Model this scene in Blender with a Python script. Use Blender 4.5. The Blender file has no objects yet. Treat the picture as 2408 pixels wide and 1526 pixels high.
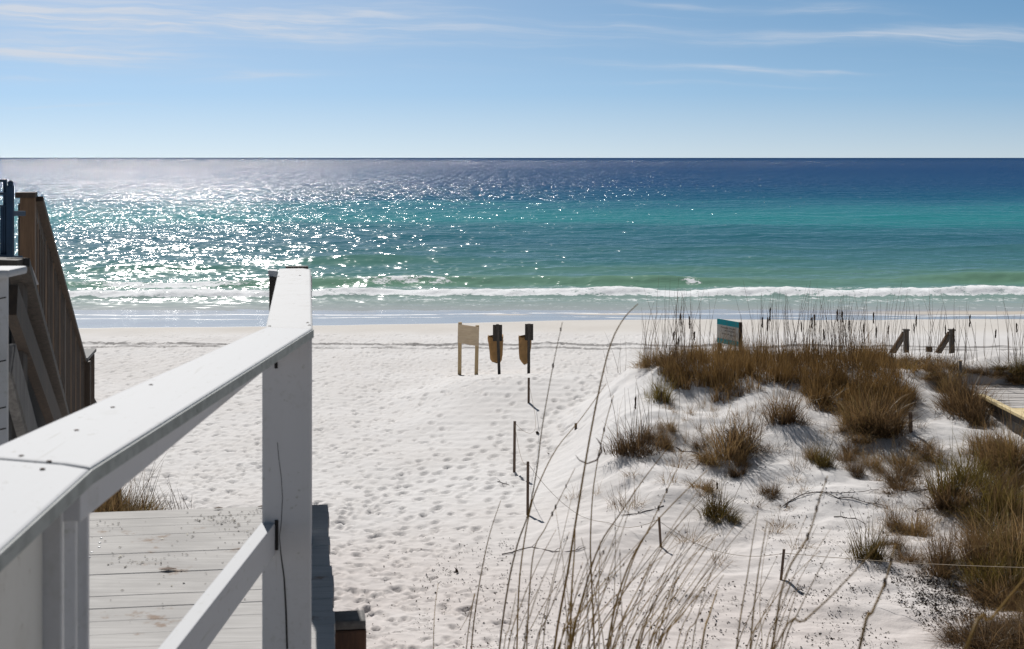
import bpy, bmesh, math, random
import numpy as np
from mathutils import Vector, Matrix
R = random.Random(11)
N = np.random.RandomState(7)
SC = bpy.context.scene
COL = SC.collection
H = 5.6            # camera height above the flat beach (m)
F, CX, HY = 3344.0, 1203.5, 371.0   # focal length, centre column and horizon row in the 2407 px wide view of the photo
SEA = -0.4

def P(px, py, Y):
    return Vector(((px-CX)/F*Y, Y, H-(py-HY)/F*Y))

# ---------------------------------------------------------------- terrain height
def sstep(t):
    t = np.clip(t, 0, 1); return t*t*(3-2*t)
def hump(X, Y, seed, wl, n=9):
    r = np.random.RandomState(seed); s = 0
    for i in range(n):
        a = r.uniform(0, 6.283); k = 6.283/(wl*r.uniform(.6, 1.7))
        s = s+np.sin(k*(np.cos(a)*X+np.sin(a)*Y)+r.uniform(0, 6.283))
    return s/math.sqrt(n)
def ground(X, Y):
    X = np.asarray(X, float); Y = np.asarray(Y, float)
    z = -0.0333*np.maximum(Y-44, 0)
    z = z+np.interp(Y, [-80, 3.5, 5, 8, 10, 12, 14, 17, 21, 25], [3.6, 3.6, 3.2, 1.9, 1.25, .7, .38, .16, .05, 0])
    toe = np.interp(Y, [14, 22, 27, 30, 34], [-.6, -.1, .3, .9, 2.2])+.25*hump(X*.1, Y, 5, 5.0)
    hm = np.interp(Y, [12, 15, 18, 20, 22, 25, 27, 28.4, 30, 32, 34, 36], [.04, .08, .16, .27, .45, 1.06, 1.50, 1.64, 1.50, .95, .22, 0])
    m = sstep((X-toe)/2.5)
    side = sstep((X-7)/6.0)*np.interp(Y, [8, 14, 20, 26, 32, 36], [0, .35, .35, .1, 0, 0])
    d = hm*m+side
    d = d+m*np.interp(Y, [13, 17, 32, 36], [.3, 1, 1, 0])*(.075*hump(X, Y, 21, 2.9)+.022*hump(X, Y, 22, .9))
    z = z+d+.50*np.exp(-((X-.6)/2.5)**4)*np.interp(Y, [26, 29, 31.5, 33, 34, 36, 36.8], [0, .22, .75, 1, .92, .12, 0])*(1-.8*m)
    bwm = sstep((X-8.25)/.3)*sstep((10.6-X)/.5)*sstep((Y-13)/1.0)*np.maximum(sstep((27.4-Y)/.7), sstep((Y-30.5)/.5)*sstep((34-Y)/1.0))
    z = z-np.maximum(z-(1.10+.05*hump(X, Y, 24, 1.3)), 0)*bwm
    z = z+.80*np.exp(-((X+5.1)/1.7)**2-((Y-18)/1.7)**2)
    z = z+.02*hump(X, Y, 31, 3.0)*np.interp(Y, [10, 16, 44, 50], [0, 1, 1, .3])
    # strip of washed-up sand and wheel tracks along the upper beach
    return z
def gz(x, y): return float(ground(x, y))
YS = np.arange(7.5, 62, .03)
def G(px, py):
    xs = (px-CX)/F*YS; zl = H-(py-HY)/F*YS
    k = np.argmax(ground(xs, YS) >= zl)
    if k == 0: k = len(YS)-1
    return Vector((xs[k], YS[k], gz(xs[k], YS[k])))

# ---------------------------------------------------------------- nodes
class NT:
    def __init__(s, tree): s.t = tree; s.n = tree.nodes; s.l = tree.links
    def new(s, ty, **kw):
        n = s.n.new(ty)
        for k, v in kw.items(): setattr(n, k, v)
        return n
    def inp(s, sock, v):
        if v is None: return
        if hasattr(v, 'is_output'): s.l.new(v, sock)
        else:
            if isinstance(v, (tuple, list)) and sock.type == 'RGBA' and len(v) == 3: v = (*v, 1)
            sock.default_value = v
    def math(s, op, a, b=None, c=None, clamp=False):
        n = s.new('ShaderNodeMath', operation=op, use_clamp=clamp)
        for i, v in enumerate((a, b, c)): s.inp(n.inputs[i], v)
        return n.outputs[0]
    def vmath(s, op, a, b=None):
        n = s.new('ShaderNodeVectorMath', operation=op)
        s.inp(n.inputs[0], a); s.inp(n.inputs[1], b)
        return n.outputs['Value'] if op in ('DOT_PRODUCT', 'LENGTH') else n.outputs[0]
    def sep(s, v):
        n = s.new('ShaderNodeSeparateXYZ'); s.inp(n.inputs[0], v); return n.outputs
    def comb(s, x, y, z):
        n = s.new('ShaderNodeCombineXYZ')
        for i, v in enumerate((x, y, z)): s.inp(n.inputs[i], v)
        return n.outputs[0]
    def noise(s, vec, scale, detail=4, rough=.55, dist=0, out='Fac'):
        n = s.new('ShaderNodeTexNoise'); s.inp(n.inputs['Vector'], vec)
        for k, v in (('Scale', scale), ('Detail', detail), ('Roughness', rough), ('Distortion', dist)): s.inp(n.inputs[k], v)
        return n.outputs[out]
    def ramp(s, f, stops, interp='LINEAR'):
        n = s.new('ShaderNodeValToRGB'); e = n.color_ramp.elements; n.color_ramp.interpolation = interp
        while len(e) < len(stops): e.new(.5)
        for el, (p, c) in zip(e, stops):
            el.position = p; el.color = (*c, 1) if len(c) == 3 else c
        s.inp(n.inputs[0], f); return n.outputs[0]
    def mapr(s, v, a, b, c=0.0, d=1.0, smooth=True):
        n = s.new('ShaderNodeMapRange', interpolation_type='SMOOTHSTEP' if smooth else 'LINEAR')
        for i, x in enumerate((v, a, b, c, d)): s.inp(n.inputs[i], x)
        return n.outputs[0]
    def mix(s, f, a, b, mode='MIX'):
        n = s.new('ShaderNodeMix', data_type='RGBA', blend_type=mode)
        s.inp(n.inputs[0], f); s.inp(n.inputs[6], a); s.inp(n.inputs[7], b); return n.outputs[2]
    def bump(s, h, dist, strength=1.0, normal=None):
        n = s.new('ShaderNodeBump'); s.inp(n.inputs['Height'], h); s.inp(n.inputs['Distance'], dist); s.inp(n.inputs['Strength'], strength)
        if normal is not None: s.inp(n.inputs['Normal'], normal)
        return n.outputs[0]
    def attr(s, name): 
        n = s.new('ShaderNodeAttribute', attribute_name=name); return n.outputs['Fac']
    def mul(s, v, vec): return s.vmath('MULTIPLY', v, vec)

def material(name):
    m = bpy.data.materials.new(name); m.use_nodes = True
    t = NT(m.node_tree); b = m.node_tree.nodes['Principled BSDF']
    return m, t, b
def objco(t): return t.new('ShaderNodeTexCoord').outputs['Object']
def world_pos(t): return t.new('ShaderNodeNewGeometry').outputs['Position']

def m_wood(name, c1, c2, grain=(3, 60, 60), rough=.75, bump=.0015, spots=None, knot=0.0):
    m, t, b = material(name)
    co = objco(t)
    info = t.new('ShaderNodeObjectInfo').outputs['Random']
    co = t.vmath('ADD', co, t.comb(t.math('MULTIPLY', info, 7.3), t.math('MULTIPLY', info, 3.1), info))
    g = t.noise(t.mul(co, grain), 1.0, 5, .62, .6)
    g2 = t.noise(co, 3.5, 3, .5)
    c = t.mix(t.mapr(g, .3, .72), c1, c2)
    c = t.mix(t.math('MULTIPLY', t.mapr(g2, .35, .7), .35), c, tuple(x*.6 for x in c1))
    if spots:
        s = t.noise(co, spots[1], 6, .68)
        c = t.mix(t.mapr(s, spots[2], spots[2]+.09), c, spots[0])
    t.inp(b.inputs['Base Color'], c); t.inp(b.inputs['Roughness'], rough)
    t.inp(b.inputs['Normal'], t.bump(g, bump, .8))
    return m
def m_plain(name, c, rough=.6, var=.25, scale=6.0, metal=0.0):
    m, t, b = material(name)
    n = t.noise(objco(t), scale, 5, .6)
    t.inp(b.inputs['Base Color'], t.mix(t.mapr(n, .3, .7), c, tuple(x*(1-var) for x in c)))
    t.inp(b.inputs['Roughness'], rough); t.inp(b.inputs['Metallic'], metal)
    t.inp(b.inputs['Normal'], t.bump(n, .002, .5))
    return m
def m_paint(name, c, dirt, scale, grain, lo=.5, rough=.5, worn=.12):
    m, t, b = material(name)
    co = objco(t)
    info = t.new('ShaderNodeObjectInfo').outputs['Random']
    co = t.vmath('ADD', co, t.comb(t.math('MULTIPLY', info, 5.0), t.math('MULTIPLY', info, 9.0), 0.0))
    g = t.noise(t.mul(co, grain), 1.0, 6, .65, .4)
    d = t.noise(co, scale, 6, .7)
    d2 = t.noise(t.mul(co, (60, 14, 60)), 1.0, 4, .6, .3)
    d3 = t.noise(co, 2.2, 3, .5)
    k = t.math('ADD', t.math('MULTIPLY', t.mapr(d, lo, lo+.2), .36), t.math('MULTIPLY', t.math('MULTIPLY', t.mapr(d2, .52, .72), worn), t.mapr(d3, .45, .62)))
    cc = t.mix(t.math('MULTIPLY', t.mapr(g, .35, .7), .035), c, dirt)
    spk = t.noise(co, 38, 4, .75); cc = t.mix(t.math('MULTIPLY', t.mapr(spk, .62, .70), .7), cc, dirt)
    crk = t.noise(t.mul(co, tuple(min(x, 26)*(2.2 if x > 5 else .8) for x in grain)), 1.0, 4, .75, .5); cc = t.mix(t.math('MULTIPLY', t.mapr(crk, .63, .70), .45), cc, dirt)
    cc = t.mix(k, cc, dirt)
    t.inp(b.inputs['Base Color'], cc); t.inp(b.inputs['Roughness'], rough+.05)
    t.inp(b.inputs['Normal'], t.bump(g, .0003, .7))
    return m

M = {}
M['white'] = m_paint('white_paint', (.425, .435, .45), (.24, .23, .20), 9, (40, 3, 40), .60, .6, .06)
M['white_worn'] = m_paint('worn_white_paint', (.43, .435, .44), (.19, .175, .15), 11, (10, 40, 40), .53, .6, .6)
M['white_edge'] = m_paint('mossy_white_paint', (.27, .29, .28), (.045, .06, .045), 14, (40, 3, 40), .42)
M['white_post'] = m_paint('white_post_paint', (.48, .48, .49), (.27, .265, .22), 4, (45, 45, 2.2), .5, .6, .3)
M['panel'] = m_paint('old_white_panel', (.55, .54, .50), (.30, .27, .22), 5, (30, 30, 4), .5)
M['deck'] = m_wood('sandy_deck_wood', (.39, .375, .36), (.50, .485, .465), (3, 50, 50), .85, .002, ((.24, .175, .13), 3.6, .60))
M['dark_wood'] = m_wood('dark_or_shaded_wood', (.035, .030, .026), (.085, .070, .058), (50, 50, 4))
M['brown_wood'] = m_wood('brown_stained_wood', (.033, .023, .016), (.072, .050, .032), (50, 50, 4))
M['brown_light'] = m_wood('tan_brown_wood', (.10, .060, .032), (.165, .10, .054), (50, 50, 4))
M['grey_wood'] = m_wood('grey_weathered_wood', (.11, .105, .10), (.21, .20, .19), (50, 50, 4))
M['grey_plank'] = m_wood('grey_plank_wood', (.40, .37, .35), (.54, .51, .48), (4, 50, 50))
M['pine'] = m_wood('tan_pine', (.60, .46, .30), (.72, .58, .40), (4, 30, 30), .7, .001)
M['pine_post'] = m_wood('tan_pine_post', (.44, .31, .16), (.56, .42, .24), (40, 40, 3), .7, .001)
M['new_lumber'] = m_wood('new_yellow_lumber', (.72, .55, .27), (.80, .66, .38), (30, 3, 30), .6, .001)
M['stake'] = m_wood('stake_wood', (.07, .045, .03), (.15, .10, .07), (60, 60, 6))
M['stringer_wood'] = m_wood('dark_stringer_wood', (.026, .017, .011), (.062, .040, .024), (50, 50, 4))
M['pile'] = m_wood('piling_wood', (.05, .022, .012), (.13, .06, .03), (30, 30, 3))
M['pile_top'] = m_wood('piling_end_grain', (.09, .085, .08), (.16, .15, .14), (30, 30, 30))
M['paper'] = m_plain('kraft_paper', (.40, .23, .09), .8, .3, 5)
M['teal'] = m_plain('teal_paint_metal', (.004, .032, .075), .8, .3, 9)
M['sign_teal'] = m_plain('sign_teal', (.02, .50, .58), .5, .15, 9)
M['sign_cream'] = m_plain('sign_cream', (.88, .85, .77), .6, .15, 8)
M['ink'] = m_plain('sign_ink', (.10, .075, .06), .6, .1, 8)
M['metal'] = m_plain('galvanised_metal', (.55, .62, .70), .35, .2, 20, .6)
M['screw'] = m_plain('bright_screw', (.85, .85, .85), .3, .1, 20)
M['black'] = m_plain('dark_gap', (.012, .011, .010), .9, .2, 9)
M['cord'] = m_plain('string_cord', (.30, .24, .17), .8, .2, 9)
M['twig'] = m_plain('dry_twig', (.05, .035, .03), .9, .4, 12)
M['plastic'] = m_plain('white_plastic', (.75, .78, .82), .4, .1, 12)
M['rust'] = m_plain('rust_spot', (.10, .055, .03), .8, .3, 12)

def m_grass(name, stops, trans=.45):
    m = bpy.data.materials.new(name); m.use_nodes = True
    t = NT(m.node_tree); t.n.clear()
    tone = t.attr('tone')
    info = t.new('ShaderNodeObjectInfo').outputs['Random']
    v = t.math('ADD', t.math('MULTIPLY', tone, .62), t.math('MULTIPLY', info, .38))
    c = t.ramp(v, stops)
    d = t.new('ShaderNodeBsdfDiffuse'); t.inp(d.inputs[0], c)
    tr = t.new('ShaderNodeBsdfTranslucent'); t.inp(tr.inputs[0], c)
    gl = t.new('ShaderNodeBsdfGlossy'); gl.inputs['Roughness'].default_value = .42; t.inp(gl.inputs[0], (.8, .8, .75))
    x = t.new('ShaderNodeMixShader'); x.inputs[0].default_value = trans
    t.l.new(d.outputs[0], x.inputs[1]); t.l.new(tr.outputs[0], x.inputs[2])
    y = t.new('ShaderNodeMixShader'); y.inputs[0].default_value = .03
    t.l.new(x.outputs[0], y.inputs[1]); t.l.new(gl.outputs[0], y.inputs[2])
    o = t.new('ShaderNodeOutputMaterial'); t.l.new(y.outputs[0], o.inputs[0])
    return m
M['grass'] = m_grass('dune_grass', [(0, (.022, .014, .009)), (.3, (.085, .052, .027)), (.5, (.20, .125, .06)), (.72, (.31, .20, .09)), (.86, (.20, .155, .05)), (1, (.52, .39, .23))])
M['grass_green'] = m_grass('olive_grass', [(0, (.025, .016, .008)), (.3, (.07, .045, .014)), (.6, (.16, .12, .028)), (.85, (.20, .15, .04)), (1, (.32, .25, .10))])
M['grass_belt'] = m_grass('golden_grass', [(0, (.03, .018, .01)), (.3, (.15, .088, .034)), (.6, (.34, .21, .078)), (.8, (.26, .195, .06)), (1, (.50, .37, .19))])
M['stem'] = m_grass('oat_stem', [(0, (.08, .05, .03)), (.5, (.20, .13, .075)), (1, (.32, .23, .13))], .25)
M['straw'] = m_grass('straw_stalk', [(0, (.11, .063, .014)), (.4, (.27, .16, .036)), (1, (.44, .28, .085))], .35)
M['seed'] = m_grass('oat_seed', [(0, (.035, .022, .018)), (1, (.12, .075, .045))], .2)
M['litter'] = m_grass('dead_leaf', [(0, (.022, .014, .010)), (.6, (.045, .026, .016)), (.85, (.10, .05, .022)), (.93, (.20, .10, .03)), (.97, (.30, .26, .04)), (1, (.34, .28, .05))], .15)

# ---------------------------------------------------------------- mesh building
class MB:
    def __init__(s): s.v = []; s.f = []; s.mi = []; s.cur = 0
    def box(s, c, ax, ay, az):
        i = len(s.v); c = Vector(c)
        for sx in (-1, 1):
            for sy in (-1, 1):
                for sz in (-1, 1): s.v.append(c+ax*sx+ay*sy+az*sz)
        for q in ((0, 1, 3, 2), (4, 6, 7, 5), (0, 4, 5, 1), (2, 3, 7, 6), (0, 2, 6, 4), (1, 5, 7, 3)):
            s.f.append([i+k for k in q]); s.mi.append(s.cur)
        return s
    def beam(s, a, b, w, h, up=(0, 0, 1)):
        a, b = Vector(a), Vector(b); d = (b-a); L = d.length; d.normalize()
        u = Vector(up); side = d.cross(u)
        if side.length < 1e-4: side = d.cross(Vector((0, 1, 0)))
        side.normalize(); u = side.cross(d)
        return s.box((a+b)/2, d*L/2, side*w/2, u*h/2)
    def post(s, base, top, w, d=None, ang=0.0):
        base, top = Vector(base), Vector(top); d = d or w
        c, sn = math.cos(ang), math.sin(ang)
        ax = Vector((c, sn, 0))*w/2; ay = Vector((-sn, c, 0))*d/2
        return s.box((base+top)/2, ax, ay, (top-base)/2)
    def poly(s, pts, z0, z1):
        i = len(s.v); n = len(pts)
        for z in (z0, z1):
            for p in pts: s.v.append(Vector((p[0], p[1], z)))
        s.f.append([i+k for k in range(n)][::-1]); s.f.append([i+n+k for k in range(n)]); s.mi += [s.cur]*2
        for k in range(n):
            s.f.append([i+k, i+(k+1) % n, i+n+(k+1) % n, i+n+k]); s.mi.append(s.cur)
        return s
    def tube(s, pts, rad, n=6, caps=True):
        pts = [Vector(p) for p in pts]; i0 = len(s.v)
        prev = None
        for k, p in enumerate(pts):
            d = (pts[min(k+1, len(pts)-1)]-pts[max(k-1, 0)]).normalized()
            a = prev if prev is not None else (Vector((1, 0, 0)) if abs(d.x) < .8 else Vector((0, 1, 0)))
            a = (a-d*a.dot(d)).normalized(); b = d.cross(a); prev = a
            r = rad[k] if isinstance(rad, (list, tuple)) else rad
            for j in range(n):
                t = 6.28319*j/n; s.v.append(p+(a*math.cos(t)+b*math.sin(t))*r)
        for k in range(len(pts)-1):
            for j in range(n):
                s.f.append([i0+k*n+j, i0+k*n+(j+1) % n, i0+(k+1)*n+(j+1) % n, i0+(k+1)*n+j]); s.mi.append(s.cur)
        if caps:
            s.f.append([i0+j for j in range(n)][::-1]); s.f.append([i0+(len(pts)-1)*n+j for j in range(n)]); s.mi += [s.cur]*2
        return s
    def ball(s, c, r, nu=10, nv=6, sc=(1, 1, 1)):
        pts = [Vector(c)+Vector((0, 0, -r*sc[2]*math.cos(math.pi*k/nv))) for k in range(nv+1)]
        i0 = len(s.v)
        for k in range(nv+1):
            rr = max(r*math.sin(math.pi*k/nv), 1e-4)
            for j in range(nu):
                t = 6.28319*j/nu; s.v.append(pts[k]+Vector((rr*sc[0]*math.cos(t), rr*sc[1]*math.sin(t), 0)))
        for k in range(nv):
            for j in range(nu):
                s.f.append([i0+k*nu+j, i0+k*nu+(j+1) % nu, i0+(k+1)*nu+(j+1) % nu, i0+(k+1)*nu+j]); s.mi.append(s.cur)
        return s
    def mesh(s, name, mats, off=Vector((0, 0, 0)), bevel=0.0, smooth=False):
        me = bpy.data.meshes.new(name)
        me.from_pydata([tuple(Vector(v)-off) for v in s.v], [], s.f)
        for m in (mats if isinstance(mats, (list, tuple)) else [mats]): me.materials.append(m)
        me.polygons.foreach_set('material_index', s.mi)
        bm = bmesh.new(); bm.from_mesh(me)
        bmesh.ops.recalc_face_normals(bm, faces=bm.faces)
        if bevel:
            es = [e for e in bm.edges if len(e.link_faces) == 2 and e.calc_face_angle(0) > .6]
            bmesh.ops.bevel(bm, geom=es, offset=bevel, segments=2, profile=.6, affect='EDGES', clamp_overlap=True)
        bm.to_mesh(me); bm.free()
        if smooth: me.polygons.foreach_set('use_smooth', [True]*len(me.polygons))
        me.update(); return me

def tag(o, label=None, cat=None, group=None, kind=None):
    if label: o['label'] = label
    if cat: o['category'] = cat
    if group: o['group'] = group
    if kind: o['kind'] = kind
    return o
def link(name, data, parent=None, loc=(0, 0, 0)):
    o = bpy.data.objects.new(name, data); COL.objects.link(o); o.location = loc
    if parent is not None: o.parent = parent
    return o
class T:
    def __init__(s, name, label, cat, base, group=None):
        s.b = Vector(base); s.o = link(name, None, None, s.b); s.o.empty_display_size = .2
        tag(s.o, label, cat, group)
    def part(s, name, mb, mat, parent=None, bevel=.003, smooth=False, label=None):
        o = link(name, mb.mesh(name, mat, s.b, bevel, smooth), parent or s.o)
        if label: o['label'] = label
        return o
def single(name, mb, mat, label, cat, base, group=None, bevel=0.0, smooth=False):
    base = Vector(base)
    o = link(name, mb.mesh(name, mat, base, bevel, smooth), None, base)
    return tag(o, label, cat, group)

def grid_mesh(name, xs, ys, Z, attrs, mat, smooth=True):
    nx, ny = len(xs), len(ys)
    XX, YY = np.meshgrid(xs, ys)
    co = np.stack([XX, YY, Z], -1).reshape(-1, 3).astype(np.float32)
    i = np.arange(ny-1)[:, None]*nx+np.arange(nx-1)[None, :]
    q = np.stack([i, i+1, i+1+nx, i+nx], -1).reshape(-1, 4).astype(np.int32)
    me = bpy.data.meshes.new(name)
    me.vertices.add(len(co)); me.vertices.foreach_set('co', co.ravel())
    me.loops.add(q.size); me.loops.foreach_set('vertex_index', q.ravel())
    me.polygons.add(len(q)); me.polygons.foreach_set('loop_start', np.arange(0, q.size, 4, dtype=np.int32))
    me.update(calc_edges=True)
    me.polygons.foreach_set('use_smooth', np.ones(len(q), bool))
    for k, a in attrs.items():
        at = me.attributes.new(k, 'FLOAT', 'POINT'); at.data.foreach_set('value', a.ravel().astype(np.float32))
    me.materials.append(mat); me.validate(); me.update()
    return me

# ---------------------------------------------------------------- sand
def wetline(X):   # where the dry sand ends
    return 47.3+.20*np.clip(X+14, 0, 20)+.25*np.sin(X*.35+.5)+.12*np.sin(X*.9)
def swash1(X): return 52.2+.35*np.sin(X*.31+2.0)+.2*np.sin(X*.83)+.02*X-2.0*np.exp(-((X-13)/2.5)**2)*0
def swash2(X): return 53.9+.45*np.sin(X*.23+.8)+.25*np.sin(X*.61+1.0)

def geo_axis(lo, hi, step, far_lo, far_hi, g=1.18):
    a = list(np.arange(lo, hi+1e-6, step)); s = step
    while a[-1] < far_hi: s *= g; a.append(a[-1]+s)
    s = step; b = []
    x = lo
    while x > far_lo: s *= g; x -= s; b.append(x)
    return np.array(b[::-1]+a)
bx = geo_axis(-12.5, 11.5, .035, -900, 900)
by = [13.0]
while by[-1] < 47: by.append(by[-1]+.026*(by[-1]/14)**1.45)
while by[-1] < 60: by.append(by[-1]+.12)
s = .2
while by[-1] < 160: s *= 1.25; by.append(by[-1]+s)
near = []; y = 13.0; s = .05
while y > -80: s = min(s*1.12, 6); y -= s; near.append(y)
by = np.array(near[::-1]+by)
BX, BY = np.meshgrid(bx, by)
BZ = ground(BX, BY)
DZ = np.zeros_like(BZ)
def stamp(x, y, a, l, w, dep, rim=.35):
    r = l*1.8
    i0, i1 = np.searchsorted(bx, (x-r, x+r)); j0, j1 = np.searchsorted(by, (y-r, y+r))
    if i1-i0 < 1 or j1-j0 < 1: return
    X = BX[j0:j1, i0:i1]-x; Y = BY[j0:j1, i0:i1]-y
    u = (X*math.cos(a)+Y*math.sin(a))/l; v = (-X*math.sin(a)+Y*math.cos(a))/w
    d = np.sqrt(u*u+v*v)
    h = -dep*np.exp(-(d**4.5))+dep*rim*np.exp(-((d-1.35)/.32)**2)
    cur = DZ[j0:j1, i0:i1]
    k = np.exp(-(d/1.3)**4)
    DZ[j0:j1, i0:i1] = cur*(1-.75*k)+h
cnt = 0
while cnt < 14000:
    y = 13.2+(45.5-13.2)*N.rand()**1.25; x = N.uniform(-13, 7)
    edge = np.interp(y, [13, 17, 20, 25, 30, 36, 40, 46], [.2, -.35, -1.0, -2.0, -2.2, 3.5, 7, 7])
    p = 1/(1+math.exp((x-edge)/.35))
    p = p*np.interp(y, [13, 18, 26, 33, 38, 46], [1, 1, .8, .62, .8, .55])
    p = max(p, .03 if x < edge+1.2 else 0)
    if N.rand() > p: continue
    cnt += 1
    a = N.normal(1.6, .5) if N.rand() < .7 else N.uniform(0, 3.1)
    sc = N.choice([.7, .9, 1.1, 1.45], p=[.3, .35, .25, .1])
    stamp(x, y, a, .088*sc, .047*sc, N.uniform(.010, .042)*sc)
for k in range(11):     # single tracks of prints crossing the smooth toe of the dune
    x, y = N.uniform(-3.5, -.5), N.uniform(19, 24); a = N.uniform(1.05, 1.6)
    for q in range(26):
        x += .55*math.cos(a); y += .55*math.sin(a); a += N.normal(0, .06); sd = .1*(1 if q % 2 else -1)
        stamp(x+sd*math.sin(a), y-sd*math.cos(a), a, .14, .07, N.uniform(.025, .05))
# wheel tracks / wrack ridges
for c, off, dep, wd in ((43.05, -.030, .15, .15), (42.35, -.030, .11, .12), (41.9, -.031, .03, .12)):
    yc = c+off*(BX+13)+.05*np.sin(BX*.7)+.03*np.sin(BX*2.3)
    amp = (.65+.35*hump(BX, BX*0, 77+int(c*10), .8)+.35*hump(BX, BX*0, 78, .3))*dep
    amp = np.clip(amp, 0.0, .2)
    DZ += .28*np.where(np.abs(BX) < 60, 1, 0)*(amp*np.exp(-((BY-yc)/wd)**2)-.6*dep*np.exp(-((BY-yc+.26)/.16)**2))
# rough churned micro relief between the prints, smooth on the dune
rough = np.interp(BY, [12, 16, 40, 46, 49], [.5, 1, 1, .5, 0])
DZ += rough*.006*hump(BX, BY, 41, .42)+rough*.004*hump(BX, BY, 42, .2)
ripple = sstep((BX+1.2)/1.5)*np.interp(BY, [13, 16, 34, 37], [0, 1, 1, 0])
DZ += ripple*.0022*np.sin(BY*6.283/.17+1.6*hump(BX, BY, 51, 1.4)+BX*3)
BZ = BZ+DZ
wet = sstep((BY-wetline(BX))/.35)
pud = np.clip(wet*sstep((53.1+.5*np.sin(BX*.4)-BY)/.5), 0, 1)
pat = np.zeros_like(BX)
for (cx, cy, lx, ly, s_) in ((21, 54.6, 7.5, 1.1, 1), (4.3, 54.0, 2.0, .35, 1), (-.2, 53.7, .8, .2, .9), (27, 53.2, 6, .5, .6)):
    pat = np.maximum(pat, s_*np.exp(-(np.abs((BX-cx)/lx)**4+np.abs((BY-cy)/ly)**2)))

m, t, b = material('white_sand')
wp = world_pos(t)
x_, y_, z_ = t.sep(wp)
n1 = t.noise(wp, 26.0, 5, .65); n2 = t.noise(wp, .35, 4, .55); n3 = t.noise(wp, 190.0, 3, .7); n4 = t.noise(wp, 5.0, 5, .6)
dry = t.mix(t.mapr(n2, .3, .7), (.70, .68, .665), (.65, .625, .605))
dry = t.mix(t.math('MULTIPLY', t.mapr(y_, 25, 15), t.mapr(n2, .2, .6, .5, 1)), dry, (.61, .555, .525))
dry = t.mix(t.math('MULTIPLY', t.mapr(n3, .58, .75), .35), dry, (.40, .36, .33))
dry = t.mix(t.math('MULTIPLY', t.mapr(n4, .5, .75), .12), dry, (.45, .42, .40))
dampy = t.mapr(y_, 44.5, 47.5)
dry = t.mix(t.math('MULTIPLY', dampy, .5), dry, (.55, .50, .43))
wt = t.attr('wet'); pd = t.attr('pud'); pt = t.attr('pat')
wn = t.noise(t.mul(wp, (.25, 1.2, 1)), 1.0, 4, .6)
wetc = t.mix(t.mapr(wn, .3, .7), (.29, .275, .275), (.37, .345, .33))
wetc = t.mix(pt, wetc, (.52, .46, .38))
col = t.mix(wt, dry, wetc)
s1 = t.math('ABSOLUTE', t.attr('sw1')); s2 = t.math('ABSOLUTE', t.attr('sw2'))
ln = t.noise(t.mul(wp, (1.1, 3, 1)), 1.0, 5, .7)
brk = t.noise(t.mul(wp, (.22, .1, 1)), 1.0, 2, .5)
f1 = t.math('MULTIPLY', t.mapr(s1, .17, .04), t.math('MULTIPLY', t.mapr(ln, .42, .55), t.mapr(brk, .42, .52)))
f2 = t.math('MULTIPLY', t.mapr(s2, .22, .05), t.mapr(ln, .38, .52))
tk = t.mapr(t.math('ABSOLUTE', t.attr('tk1')), .20, .07); tk2 = t.mapr(t.math('ABSOLUTE', t.attr('tk2')), .15, .05)
tn_ = t.noise(t.mul(wp, (1.5, 4, 1)), 1.0, 5, .7)
trk = t.math('MULTIPLY', t.math('MAXIMUM', tk, t.math('MULTIPLY', tk2, .8)), t.mapr(tn_, .36, .52))
col = t.mix(t.math('MULTIPLY', trk, .8), col, (.17, .16, .155))
foam = t.math('MAXIMUM', f1, f2)
col = t.mix(foam, col, (.82, .82, .82))
t.inp(b.inputs['Base Color'], col)
gloss = t.math('MULTIPLY', wt, t.math('SUBTRACT', 1.0, t.math('MULTIPLY', pt, .8)))
rg = t.mix(gloss, (.92, .92, .92), (.19, .19, .19)); rg = t.mix(foam, rg, (.7, .7, .7))
t.inp(b.inputs['Roughness'], rg)
t.inp(b.inputs['Specular IOR Level'], t.mapr(gloss, 0, 1, .15, .8))
hgt = t.math('ADD', t.math('MULTIPLY', n1, .55), t.math('ADD', t.math('MULTIPLY', n3, .12), t.math('MULTIPLY', n4, .9)))
hgt = t.math('MULTIPLY', hgt, t.mapr(wt, 0, 1, 1, .02))
t.inp(b.inputs['Normal'], t.bump(hgt, .022, .6))
M['sand'] = m
beach = link('beach', grid_mesh('beach', bx, by, BZ, {'wet': wet, 'pud': pud, 'pat': pat, 'sw1': BY-swash1(BX), 'sw2': BY-swash2(BX), 'tk1': BY-(43.0-.030*(BX+13)+.07*np.sin(BX*.7)+.05*np.sin(BX*2.3)), 'tk2': BY-(42.2-.031*(BX+13)+.06*np.sin(BX*.6+1))}, m))
tag(beach, 'white sand beach with footprints rising into a dune', 'beach', kind='structure')

# ---------------------------------------------------------------- sea
sx = geo_axis(-27, 27, .11, -40000, 40000, 1.2)
sy = list(np.arange(50.0, 78, .085))
s = .085
while sy[-1] < 90000: s *= 1.035 if sy[-1] < 400 else 1.12; sy.append(sy[-1]+s)
sy = np.array(sy)
SX, SY = np.meshgrid(sx, sy)
near_x = np.exp(-(SX/120)**4)
def skew(d, w_front, w_back):   # d>0 is seaward of the crest
    return np.where(d < 0, np.exp(-(d/w_front)**2), np.exp(-(d/w_back)**2))
def wob(seed, wl): return hump(SX, SX*0, seed, wl)
SZ = np.full_like(SX, SEA)
y1 = 61.6+.55*wob(61, 26)+.2*wob(62, 6)+.02*SX            # broken bore
a1 = .30+.07*wob(63, 5)
SZ += a1*skew(SY-y1, .55, 2.6)*near_x
y2 = 68.0+1.1*wob(64, 34)+.2*wob(65, 7)                   # second wave, breaking in places
a2 = np.clip(.32+.16*wob(66, 22), .05, .6)
SZ += a2*skew(SY-y2, .7, 2.4)*near_x
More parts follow.
